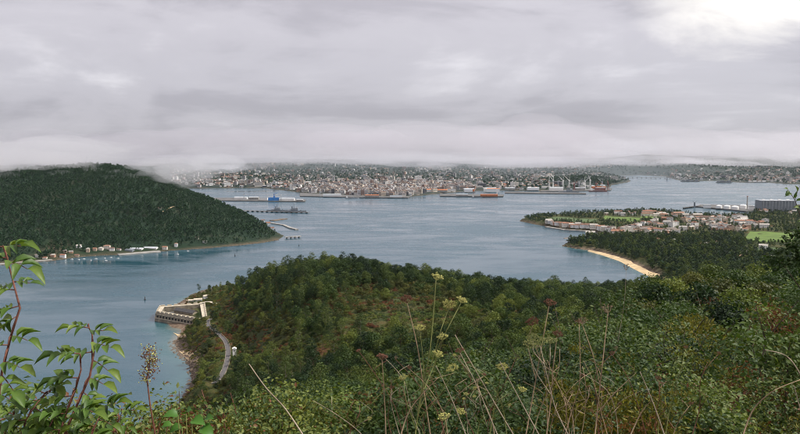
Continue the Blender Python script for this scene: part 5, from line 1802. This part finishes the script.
LEAVES = [leaf_blade(i, w, d, f) for i, (w, d, f) in enumerate(((.44, .16, .45), (.40, .28, .55), (.47, .08, .35), (.42, .36, .5)))]


def orient(d, n):
    x = Vector(d).normalized(); z = Vector(n); z = (z - x * z.dot(x)).normalized(); y = z.cross(x)
    return Matrix((x, y, z)).transposed().to_4x4()


def put_leaf(parent, pos, d, n, size, meshes=LEAVES):
    o = link('leaf', meshes[rnd.randrange(len(meshes))], parent)
    o.matrix_local = Matrix.Translation(Vector(pos)) @ orient(d, n) @ Matrix.Diagonal((size, size, size, 1))
    return o


def compound_leaf(parent, mb, pos, d, size, k=2):
    """a pinnate leaf: pairs of leaflets along a stalk and one at the end"""
    pos, d = Vector(pos), Vector(d).normalized()
    side = d.cross(Vector((0, -.25, 1))).normalized()
    nrm = side.cross(d).normalized()
    if nrm.z < 0: nrm, side = -nrm, -side
    ln = size * 1.15
    pts = []
    for i in range(k + 2):
        u = i / (k + 1)
        pts.append(pos + d * ln * u + Vector((0, 0, -1)) * ln * .25 * u * u)
    mb.tube([tuple(p) for p in pts], [.0022, .0020, .0016, .0012, .001][:len(pts)] if len(pts) <= 5 else .0015, 4)
    for i in range(1, k + 1):
        for s in (-1, 1):
            dd = side * s * .9 + d * .55 + Vector((rnd.uniform(-.2, .2), rnd.uniform(-.2, .2), rnd.uniform(-.25, .3)))
            nn = nrm + Vector((rnd.uniform(-.3, .3), rnd.uniform(-.3, .3), rnd.uniform(-.1, .3))) + side * s * -.15
            put_leaf(parent, pts[i], dd, nn, size * rnd.uniform(.75, 1.05))
    put_leaf(parent, pts[-1], d + Vector((0, 0, -.35)), nrm, size * rnd.uniform(.95, 1.2))


def V3(px_, py_, Y): return Vector(tuple(P(px_, py_, Y)))


def elder(label, Y, stems, size=0.061):
    """stems: pixel polylines with start radius; leaves: (px, py, direction in the picture, towards viewer)"""
    x0, y0 = stems[0][0][0]
    root = V3(x0, y0, Y)
    gz = float(near_h(np.array([root.x]), np.array([Y]))[0])
    o = link('elder_shrub', None, None, (root.x, Y, gz))
    base = Vector((root.x, Y, gz))
    for si, (line, r0, lv) in enumerate(stems):
        pts = [V3(a, b, Y + .12 * math.sin(i * 1.7 + si)) - base for i, (a, b) in enumerate(line)]
        if si == 0 or line[0][1] > 425:
            pts = [Vector((pts[0].x * .8, 0, -.05))] + pts
        mb = MB()
        nn = len(pts)
        mb.tube([tuple(p) for p in pts], [r0 * .72 * (1 - .62 * i / (nn - 1)) for i in range(nn)], 7)
        br = link('branch', bpy.data.meshes.new('elder_branch'), o)
        holder = br
        for (a, b, dx, dz, dy, sz) in lv:
            p = V3(a, b, Y + rnd.uniform(-.12, .12)) - base
            # stalk from the nearest point of the stem
            q = min(pts, key=lambda t: (t - p).length)
            best, bd = None, 1e9
            for u, v in zip(pts[:-1], pts[1:]):
                e = v - u; t = max(0, min(1, (p - u).dot(e) / e.length_squared)); c = u + e * t
                if (c - p).length < bd: best, bd = c, (c - p).length
            if bd > .004:
                mb.tube([tuple(best), tuple(best.lerp(p, .5) + Vector((0, 0, .01))), tuple(p)], [.003, .0026, .0022], 4)
            compound_leaf(holder, mb, p, (dx, dy, dz), size * sz * rnd.uniform(.85, 1.1), rnd.choice((2, 3)))
        br.data = mb.mesh('elder_branch', [M['twig_red']], True)
    return tag(o, label, 'shrub')


elder('elder shoot with red brown kinked stem at the far left edge', 2.3,
      [([(-6, 440), (2, 372), (11, 336), (20, 308), (14, 285), (8, 262), (3, 246)], .0075,
        [(4, 248, .9, .35, -.2, 1.0), (3, 247, -.9, .3, -.3, 1.0), (8, 262, 1, .0, -.3, 1.05), (7, 258, -.8, .1, .2, .9), (13, 282, 1, .15, .2, .8), (15, 290, -1, .2, -.2, .9), (19, 306, -.9, -.15, -.3, .9), (17, 316, -.6, -.4, -.4, .9), (11, 336, 1, .1, -.3, .95), (8, 345, -.7, .1, -.2, .9), (4, 362, 1, .05, -.3, 1.0), (1, 375, .8, -.3, -.5, 1.0), (-3, 395, .9, .2, -.5, 1.0)])])
elder('bushy elder with twin brown stems and glossy leaves, lower left', 2.35,
      [([(58, 440), (64, 420), (76, 388), (81, 370), (80, 352)], .007,
        [(80, 354, -.9, .25, -.3, 1.0), (78, 378, -1, .2, -.3, 1.0), (72, 396, -1, .1, -.4, .95), (70, 404, -.6, -.5, -.5, .9), (66, 414, -1, .3, -.4, 1.0), (60, 430, -1, .2, -.3, 1.0)]),
       ([(64, 436), (74, 412), (90, 376), (94, 352), (92, 334), (88, 326)], .0075,
        [(89, 328, -.9, .3, -.2, .95), (91, 332, .9, .4, -.3, 1.0), (93, 344, 1, .15, -.3, 1.1), (92, 352, -1, .0, -.3, .9), (92, 360, 1, -.25, -.3, 1.1), (88, 378, 1, .05, -.4, 1.1), (83, 392, .9, -.35, -.5, 1.0), (76, 408, 1, .2, -.4, 1.0), (68, 428, 1, .15, -.3, 1.1), (66, 432, .7, -.2, -.6, 1.0)]),
       ([(20, 446), (26, 420), (38, 402), (52, 390)], .005,
        [(52, 390, .6, .5, -.3, .9), (46, 394, -.7, .5, -.2, .9), (40, 400, -1, .1, -.3, .95), (34, 408, 1, -.2, -.4, .95), (26, 420, -1, .1, -.3, 1.0), (24, 428, .9, .1, -.4, 1.0), (20, 440, -.9, .3, -.5, 1.0)]),
       ([(88, 446), (96, 424), (104, 408)], .0045,
        [(104, 408, .7, .5, -.2, .9), (102, 412, -.7, .4, -.3, .9), (98, 420, 1, .1, -.4, .9), (95, 426, -1, .2, -.3, .95), (91, 436, .9, .2, -.5, .9)]),
       ([(2, 446), (6, 428), (16, 410)], .0045,
        [(16, 410, .8, .3, -.2, .9), (13, 414, -.7, .4, -.3, .9), (8, 424, 1, .1, -.4, .9), (6, 428, -1, .2, -.3, .95), (4, 438, .9, .2, -.5, .9)]),
       ([(44, 446), (46, 430), (54, 418)], .0045,
        [(54, 418, .8, .3, -.2, .9), (50, 423, -.7, .4, -.3, .9), (46, 432, 1, .1, -.4, .9), (45, 438, -.9, .2, -.5, .9)]),
       ([(118, 446), (116, 428), (122, 412)], .004,
        [(122, 412, .8, .4, -.2, .8), (120, 416, -.8, .3, -.3, .8), (117, 424, 1, .1, -.4, .8), (116, 432, -1, .2, -.3, .85)])])


# ---- fennel and dry stalks
def umbel_mesh(kind, seed, R=0.032):
    r = random.Random(seed)
    mb = MB()
    n = 16 if kind != 'bare' else 9
    for i in range(n):
        a = i * 2.399; s = math.sqrt((i + .5) / n)
        d = Vector((math.cos(a) * s * .95, math.sin(a) * s * .95, .75 - .3 * s)).normalized()
        tip = d * R * r.uniform(.85, 1.15)
        mid = d * R * .5 + Vector((0, 0, -R * .08))
        if kind == 'bare': tip = tip * 1.25 + Vector((-d.x, -d.y, .6)) * R * .35
        mb.tube([(0, 0, 0), tuple(mid), tuple(tip)], .0007 if kind != 'bare' else .0011, 3)
        for k in range(7 if kind != 'bare' else 3):
            o = Vector((r.uniform(-1, 1), r.uniform(-1, 1), r.uniform(-.2, .8))) * R * .24
            c = tip + o; q = R * r.uniform(.06, .12)
            mb.add([(c.x - q, c.y, c.z), (c.x + q, c.y, c.z), (c.x, c.y - q, c.z + q * .4), (c.x, c.y + q, c.z + q * .4), (c.x, c.y, c.z + q * 1.3), (c.x, c.y, c.z - q)],
                   [(0, 2, 4), (2, 1, 4), (1, 3, 4), (3, 0, 4), (2, 0, 5), (1, 2, 5), (3, 1, 5), (0, 3, 5)])
            mb.tube([tuple(tip), tuple(c)], .0005, 3)
    return mb.mesh(f'{kind}_umbel', [M[{'green': 'umbel_green', 'rust': 'umbel_rust', 'bare': 'umbel_dry', 'grey': 'stalk_green'}[kind]]])


UM = {k: [umbel_mesh(k, i) for i in range(3)] for k in ('green', 'rust', 'bare', 'grey')}


def stalk(name, label, Y, lines, umbels, mat, r0=.0042, cat='stalk', group=None):
    p0 = V3(*lines[0][0], Y)
    gz = float(near_h(np.array([p0.x]), np.array([Y]))[0])
    base = Vector((p0.x, Y, gz))
    o = link(name, None, None, base)
    for li, ln in enumerate(lines):
        pts = [V3(a, b, Y + .05 * math.sin(i * 2.1 + li * 1.3)) - base for i, (a, b) in enumerate(ln)]
        # smooth bends
        d = []
        for i in range(len(pts) - 1):
            a, b, c, e = pts[max(i - 1, 0)], pts[i], pts[i + 1], pts[min(i + 2, len(pts) - 1)]
            for k in range(5):
                t = k / 5
                d.append(.5 * ((2 * b) + (c - a) * t + (2 * a - 5 * b + 4 * c - e) * t * t + (3 * b - a - 3 * c + e) * t ** 3))
        d.append(pts[-1])
        if li == 0: d = [Vector((d[0].x, 0, -.05))] + d
        r = r0 * (1 if li == 0 else .62)
        m_ = MB(); m_.tube([tuple(p) for p in d], [r * (1 - .55 * i / len(d)) for i in range(len(d))], 5)
        link('stem' if li == 0 else 'side_stem', m_.mesh('stalk_stem', [M[mat]], True), o)
    for (a, b, kind, s) in umbels:
        q = V3(a, b, Y)
        tips = []
        for li, ln in enumerate(lines):
            for i, (x, y) in enumerate(ln):
                if abs(x - a) < .6 and abs(y - b) < .6: q = V3(x, y, Y + .05 * math.sin(i * 2.1 + li * 1.3))
        u = link('umbel', UM[kind][rnd.randrange(3)], o)
        u.location = q - base; u.scale = (s * .9 * Y / 3.4,) * 3
        u.rotation_euler = (rnd.uniform(-.35, .35), rnd.uniform(-.35, .35), rnd.uniform(0, 6))
    return tag(o, label, cat, group)


stalk('fennel_plant', 'tall green fennel with many yellow green flower heads at picture centre', 3.4,
      [[(414, 446), (420, 400), (430, 350), (436, 280)], [(421, 395), (432, 362), (441, 330), (449, 308)], [(436, 352), (448, 328), (461, 303)], [(417, 420), (424, 380), (420, 331)], [(424, 390), (434, 365), (443, 340)], [(418, 412), (430, 385), (437, 357)], [(420, 418), (440, 395), (453, 371)], [(416, 430), (406, 400), (404, 380)]],
      [(436, 280, 'green', 1.0), (449, 308, 'green', 1.15), (461, 303, 'green', .9), (420, 331, 'green', .95), (443, 340, 'green', .95), (437, 357, 'green', .9), (453, 371, 'green', 1.0), (404, 380, 'green', .8)], 'stalk_green', .0044, 'plant')
stalk('fennel_plant', 'small yellow green fennel low among the brush right of the tall one', 3.2, [[(440, 446), (446, 432), (445, 420)], [(447, 438), (456, 425), (460, 414)]], [(445, 420, 'green', 1.0), (460, 414, 'green', .8)], 'stalk_green', .0032, 'plant')
stalk('fennel_plant', 'lone fennel with one yellowish flower head below the rust umbels', 3.6, [[(488, 446), (494, 410), (502, 370)], [(493, 415), (512, 400), (522, 392)]], [(502, 370, 'green', 1.0), (522, 392, 'green', .7)], 'stalk_green', .0034, 'plant')
DRY = [([[(432, 446), (424, 392), (417, 345), (407, 303)]], [(407, 303, 'rust', 1.1)], 'stalk_dry', 3.5, 'dry stalk with rust head leaning left of the tall fennel'),
       ([[(386, 446), (385, 410), (382, 360)]], [(382, 360, 'rust', .9)], 'stalk_dry', 3.4, 'leftmost short dry stalk with a rust head'),
       ([[(502, 446), (486, 408), (474, 380), (460, 353)]], [(460, 353, 'rust', .75)], 'stalk_pale', 3.4, 'dry stalk slanting left to a small rust head'),
       ([[(524, 446), (534, 390), (541, 350), (549, 306)], [(536, 380), (528, 345), (533, 325)]], [(549, 306, 'rust', 1.0), (533, 325, 'rust', 1.1)], 'stalk_dry', 3.7, 'forked dry stalk carrying two rust heads'),
       ([[(545, 446), (551, 400), (553, 370), (557, 337)]], [(557, 337, 'rust', .9)], 'stalk_dry', 3.5, 'short dry stalk with rust head right of the forked one'),
       ([[(574, 446), (556, 410), (548, 380), (540, 345)], [(551, 395), (536, 372), (528, 348)], [(548, 380), (550, 360), (550, 344)], [(545, 365), (534, 352), (533, 340)]], [(540, 345, 'grey', 1.1), (528, 348, 'grey', 1.1), (550, 344, 'grey', 1.1), (533, 340, 'grey', 1.0)], 'stalk_pale', 3.3, 'branched stalk with grey green seeding heads'),
       ([[(594, 448), (597, 415), (602, 368), (605, 340), (608, 313)], [(597, 414), (614, 394), (636, 373)], [(600, 385), (592, 352), (582, 324)]], [(608, 313, 'bare', 1.0), (582, 324, 'bare', .8)], 'stalk_dry', 3.2, 'tallest bare stalk with forked arm and open skeleton heads'),
       ([[(616, 352), (622, 318), (625, 295), (626, 270)]], [(626, 270, 'bare', .65)], 'stalk_pale', 9.0, 'slim bare stalk rising against the water near the beach'),
       ([[(562, 446), (572, 410), (580, 380), (579, 324)]], [(579, 324, 'rust', .6)], 'stalk_dry', 3.9, 'thin dry stalk left of the tallest bare stalk'),
       ([[(310, 446), (286, 410), (266, 388), (249, 364)]], [], 'stalk_pale', 2.9, 'leafless pale twig curving left over the green slope'),
       ([[(520, 446), (488, 392), (455, 335)]], [], 'stalk_pale', 3.5, 'bare pale stem crossing behind the tall fennel'),
       ([[(398, 446), (410, 410), (438, 378)]], [], 'stalk_dry', 3.3, 'short bare stem leaning right under the fennel'),
       ([[(470, 446), (452, 400), (436, 366)]], [], 'stalk_pale', 3.6, 'bare stem leaning left under the fennel'),
       ([[(545, 446), (522, 404), (500, 362)]], [], 'stalk_pale', 3.4, 'bare pale stem slanting left below the forked stalk'),
       ([[(668, 446), (655, 408), (640, 372)]], [], 'stalk_pale', 3.1, 'pale bare stem right of the tallest stalk'),
       ([[(812, 400), (800, 374), (786, 356), (765, 350)]], [], 'stalk_pale', 3.0, 'arching straw coloured grass stem at the right edge'),
       ([[(740, 446), (752, 412), (772, 392), (800, 380)]], [], 'stalk_dry', 3.2, 'brown cane bending right near the right edge'),
       ([[(812, 446), (800, 408), (794, 386)]], [], 'stalk_pale', 3.1, 'short straw stem low at the right edge'),
       ([[(626, 446), (640, 415), (652, 400)]], [], 'stalk_dry', 3.3, 'short brown stem beside the foot of the tallest stalk')]
for lines, ums, mt, Yd, lb in DRY:
    stalk('dry_stalk', lb, Yd, lines, ums, mt, .0037)

# finer stems of the tangle
tr = random.Random(90)
for k in range(46):
    a = tr.uniform(330, 690); Yd = tr.uniform(3.3, 4.6); lean = tr.gauss(0, 22); top = tr.uniform(348, 412) + (20 if a < 370 else 0)
    ln = [[(a, 446), (a + lean * .25 + tr.gauss(0, 3), 446 - (446 - top) * .4), (a + lean * .6 + tr.gauss(0, 4), 446 - (446 - top) * .75), (a + lean + tr.gauss(0, 5), top)]]
    b0 = ln[0][1]; ln.append([b0, (b0[0] - lean * .3 + tr.gauss(0, 8), b0[1] - 14), (b0[0] - lean * .5 + tr.gauss(0, 12), b0[1] - 26)])
    c0 = ln[0][2]; ln.append([c0, (c0[0] + tr.gauss(0, 6), c0[1] - 7), (c0[0] + tr.gauss(0, 10), c0[1] - 15)])
    kd = tr.choice(['rust', 'rust', 'bare', 'green', None])
    w = {'rust': 'thin stem with tiny rust head in the tangle of stalks', 'bare': 'thin stem with tiny bare head in the tangle of stalks', 'green': 'thin stem with tiny yellow green head in the tangle', None: 'thin leafless stem in the tangle of stalks'}[kd]
    stalk('thin_stem', w, Yd, ln, [(*ln[0][-1], kd, tr.uniform(.3, .5))] + ([(*ln[1][-1], kd, .3)] if kd == 'green' else []) if kd else [], tr.choice(['stalk_dry', 'stalk_pale', 'stalk_green', 'twig_red']), .0024, 'stalk', w)

# reddish seed head in front of the cove
p0 = V3(156, 440, 3.0); gz = float(near_h(np.array([p0.x]), np.array([3.0]))[0]); base = Vector((p0.x, 3.0, gz))
o = link('dock_plant', None, None, base)
ln = [V3(a, b, 3.0) - base for a, b in ((156, 440), (150, 405), (147, 380), (150, 362), (149, 348))]
link('stem', MB().tube([tuple(p) for p in [Vector((0, 0, -.05))] + ln], [.004, .0038, .0034, .003, .0022, .0014], 5).mesh('dock_stem', [M['twig_red']], True), o)
for k in range(16):
    t = k / 15; c = ln[2].lerp(ln[3], min(1, t * 2)) if t < .5 else ln[3].lerp(ln[4], (t - .5) * 2)
    m_ = MB()
    for j in range(26):
        q = Vector((rnd.gauss(0, .014), rnd.gauss(0, .012), rnd.gauss(0, .010))); s = rnd.uniform(.002, .0045)
        m_.add([(q.x - s, q.y, q.z), (q.x + s, q.y, q.z), (q.x, q.y - s, q.z), (q.x, q.y + s, q.z), (q.x, q.y, q.z + s), (q.x, q.y, q.z - s)], [(0, 2, 4), (2, 1, 4), (1, 3, 4), (3, 0, 4), (2, 0, 5), (1, 2, 5), (3, 1, 5), (0, 3, 5)])
    link('seed_cluster', m_.mesh('seed_cluster', [M['umbel_rust' if k % 3 else 'umbel_green']]), o, c + Vector((rnd.gauss(0, .012), 0, 0)))
tag(o, 'upright reddish seed head standing in front of the cove', 'plant')

# broad bright leaves at the bottom edge
RL = [leaf_blade(40 + i, .8, .3, .25, 7) for i in range(2)]
for m_ in RL:
    m_.materials[0] = M['leaf_round']
p0 = V3(192, 432, 2.6); gz = float(near_h(np.array([p0.x]), np.array([2.6]))[0]); base = Vector((p0.x, 2.6, gz))
o = link('broad_leaved_plant', None, None, base)
for (a, b, dx, dz, s) in ((178, 416, -.7, .3, .055), (186, 414, .3, .5, .05), (192, 421, .8, .1, .06), (200, 429, .9, -.1, .065), (182, 427, -.8, -.1, .05), (172, 425, -.9, .1, .04), (205, 420, .6, .4, .045)):
    q = V3(a, b, 2.6 + rnd.uniform(-.05, .05)) - base
    link('leaf_stalk', MB().tube([(0, 0, -.03), tuple(q * .6 + Vector((0, 0, .02))), tuple(q)], .002, 4).mesh('leaf_stalk', [M['stalk_green']]), o)
    put_leaf(o, q, (dx, -.4, dz), (0, -.5, 1), s, RL)
tag(o, 'low plant with broad bright green leaves at the bottom edge', 'plant')

# young tree at the right edge with one twig reaching up
TY = 10.0
c = V3(806, 250, TY); gz = float(near_h(np.array([c.x]), np.array([TY]))[0]); base = Vector((c.x, TY, gz)); hh = c.z - gz
o = link('young_tree', None, None, base)
fm, lc = shrub_mesh('young_crown', M['leaf_dark'], 77, R=.42, H=1.1, n=1700, leaf=.06, lumps=16)
link('crown', fm, o, (0, 0, hh - .55))
mb = MB().tube([(0, 0, -.1), (.03, 0, hh * .5), (0, 0, hh), (-.05, 0, hh + .4)], [.03, .025, .015, .006], 7)
for k in range(6): mb.tube([(0, 0, hh * (.55 + .07 * k)), tuple(Vector(lc[k]) + Vector((0, 0, hh - .55)))], [.01, .004], 5)
link('trunk', mb.mesh('young_trunk', [M['bark']], True), o)
tw = [V3(a, b, TY) - base for a, b in ((806, 240), (800, 215), (795, 200), (788, 190))]
t2 = [V3(a, b, TY) - base for a, b in ((795, 200), (798, 190), (801, 184))]
twig = link('twig', MB().tube([tuple(p) for p in tw], [.008, .006, .005, .003], 5).tube([tuple(p) for p in t2], [.004, .003, .002], 5).mesh('young_twig', [M['bark']], True), o)
for (a, b, dx, dz) in ((788, 190, -.8, .3), (789, 191, -.6, -.5), (792, 195, -.9, .0), (797, 192, -.4, .8), (801, 185, .5, .7), (796, 201, .9, .2), (799, 208, -.9, .1), (800, 213, .8, .3), (802, 222, -1, .2), (794, 198, .2, .9)):
    put_leaf(twig, V3(a, b, TY) - base, (dx, -.3, dz), (0, -.7, .7), rnd.uniform(.08, .12))
tag(o, 'young dark tree at the right edge with a leafy twig reaching up', 'tree')
# ------------------------------------------------------------------ low cloud on the hills, and the haze
def vol_mat(name, density, col):
    m = bpy.data.materials.new(name); m.use_nodes = True
    nt = m.node_tree; nt.nodes.clear()
    out = N(nt, 'ShaderNodeOutputMaterial'); v = N(nt, 'ShaderNodeVolumePrincipled')
    v.inputs['Density'].default_value = density; v.inputs['Color'].default_value = (*col, 1); v.inputs['Anisotropy'].default_value = 0.55
    L(nt, v.outputs[0], out.inputs['Volume'])
    return m


hz_m = vol_mat('haze', 1.1e-5, (0.80, 0.90, 1.0))
tag(link('haze', MB().box(-15500, 16500, -120, 15800, -12, 2200).mesh('haze', [hz_m])), 'thin grey haze over the bay', kind='stuff')


def cloud_blob(seed, r):
    bm = bmesh.new(); bmesh.ops.create_icosphere(bm, subdivisions=4, radius=1)
    rr = np.random.default_rng(seed)
    off = rr.random(3) * 50
    for v in bm.verts:
        c = v.co
        k = 0.75 + 0.9 * float(fbm(np.array([c.x * 1.6 + off[0] + c.z]), np.array([c.y * 1.6 + off[1] - c.z * .7]), 4)[0])
        v.co = Vector((c.x * r[0], c.y * r[1], c.z * r[2])) * k
    me = bpy.data.meshes.new('mist'); bm.to_mesh(me); bm.free()
    return me


mist_m = vol_mat('mist', 0.0042, (0.985, 0.98, 1.0)); mist_f = vol_mat('mist_far', 0.0008, (0.90, 0.89, 0.93)); mist_w = vol_mat('mist_wall', 0.0007, (0.88, 0.86, 0.90))
mist_l = vol_mat('mist_low', 0.0013, (0.90, 0.89, 0.94))
mist_c = vol_mat('mist_city', 7.5e-5, (0.85, 0.92, 1.0))
mr = np.random.default_rng(17)
BANKS = [(20, 160, 2050, 230, 160, 44, 0), (-30, 166, 1950, 150, 120, 40, 0), (70, 161, 2100, 150, 140, 30, 0), (118, 173, 2020, 48, 40, 15, 0), (96, 170, 2030, 55, 50, 13, 0), (136, 167, 2040, 60, 50, 15, 0), (152, 173, 2060, 45, 50, 12, 0),
         (168, 165, 2200, 130, 120, 34, 0), (188, 172, 2350, 90, 120, 34, 0), (214, 163, 2700, 150, 150, 44, 0), (230, 168, 3300, 120, 120, 26, 0), (45, 150, 2500, 420, 200, 60, 0),
         (30, 171, 1960, 60, 50, 14, 0), (62, 173, 1960, 50, 40, 12, 0), (84, 176, 1950, 32, 30, 10, 0), (108, 178, 1960, 26, 26, 12, 0), (128, 176, 1980, 40, 30, 11, 0), (168, 178, 2050, 42, 40, 14, 0), (186, 184, 2120, 36, 40, 13, 0), (8, 176, 1940, 50, 40, 13, 0), (146, 180, 1990, 24, 24, 8, 0)]
BANKS.append((430, 178, 7200, 4200, 2600, 330, 4))          # thin air mist over the whole city
for k in range(34):                                   # ragged cloud base over the hills behind the city
    a = -40 + 890 * (k + mr.random()) / 34
    Yd = mr.uniform(5600, 9800)
    BANKS.append((a, mr.uniform(149, 165) - (4 if a > 560 else 0), Yd, mr.uniform(300, 800), mr.uniform(300, 600), mr.uniform(50, 150), 1))
BANKS += [(437, 166, 6400, 260, 300, 50, 1), (250, 165, 5600, 320, 300, 60, 1), (205, 163, 4700, 380, 300, 70, 1)]
for k in range(13):                                   # low layer lying on the farthest hills
    BANKS.append((-60 + k * 78 + mr.uniform(-25, 25), mr.uniform(158, 164), mr.uniform(8300, 9600), mr.uniform(700, 1300), mr.uniform(400, 700), mr.uniform(70, 130), 3))
for k in range(9):
    BANKS.append((-60 + k * 115 + mr.uniform(-30, 30), mr.uniform(138, 152), mr.uniform(8700, 11500), mr.uniform(1200, 2400), mr.uniform(700, 1300), mr.uniform(300, 470), 2))
for i, (x, y, Y, rx, ry, rz, far) in enumerate(BANKS):
    if far == 0 and y >= 170 and x < 190:                # wisps lie on the hillside
        Y = max(hit(x, y, hill_h, 1300, 2500, 600)[1], 1700) - 12
    p = P(x, y, Y)
    me = cloud_blob(400 + i, (rx, ry, rz)); me.materials.append((mist_m, mist_f, mist_w, mist_l, mist_c)[far])
    tag(link('mist', me, None, p), 'bank of low grey cloud hanging on the hilltops', kind='stuff')
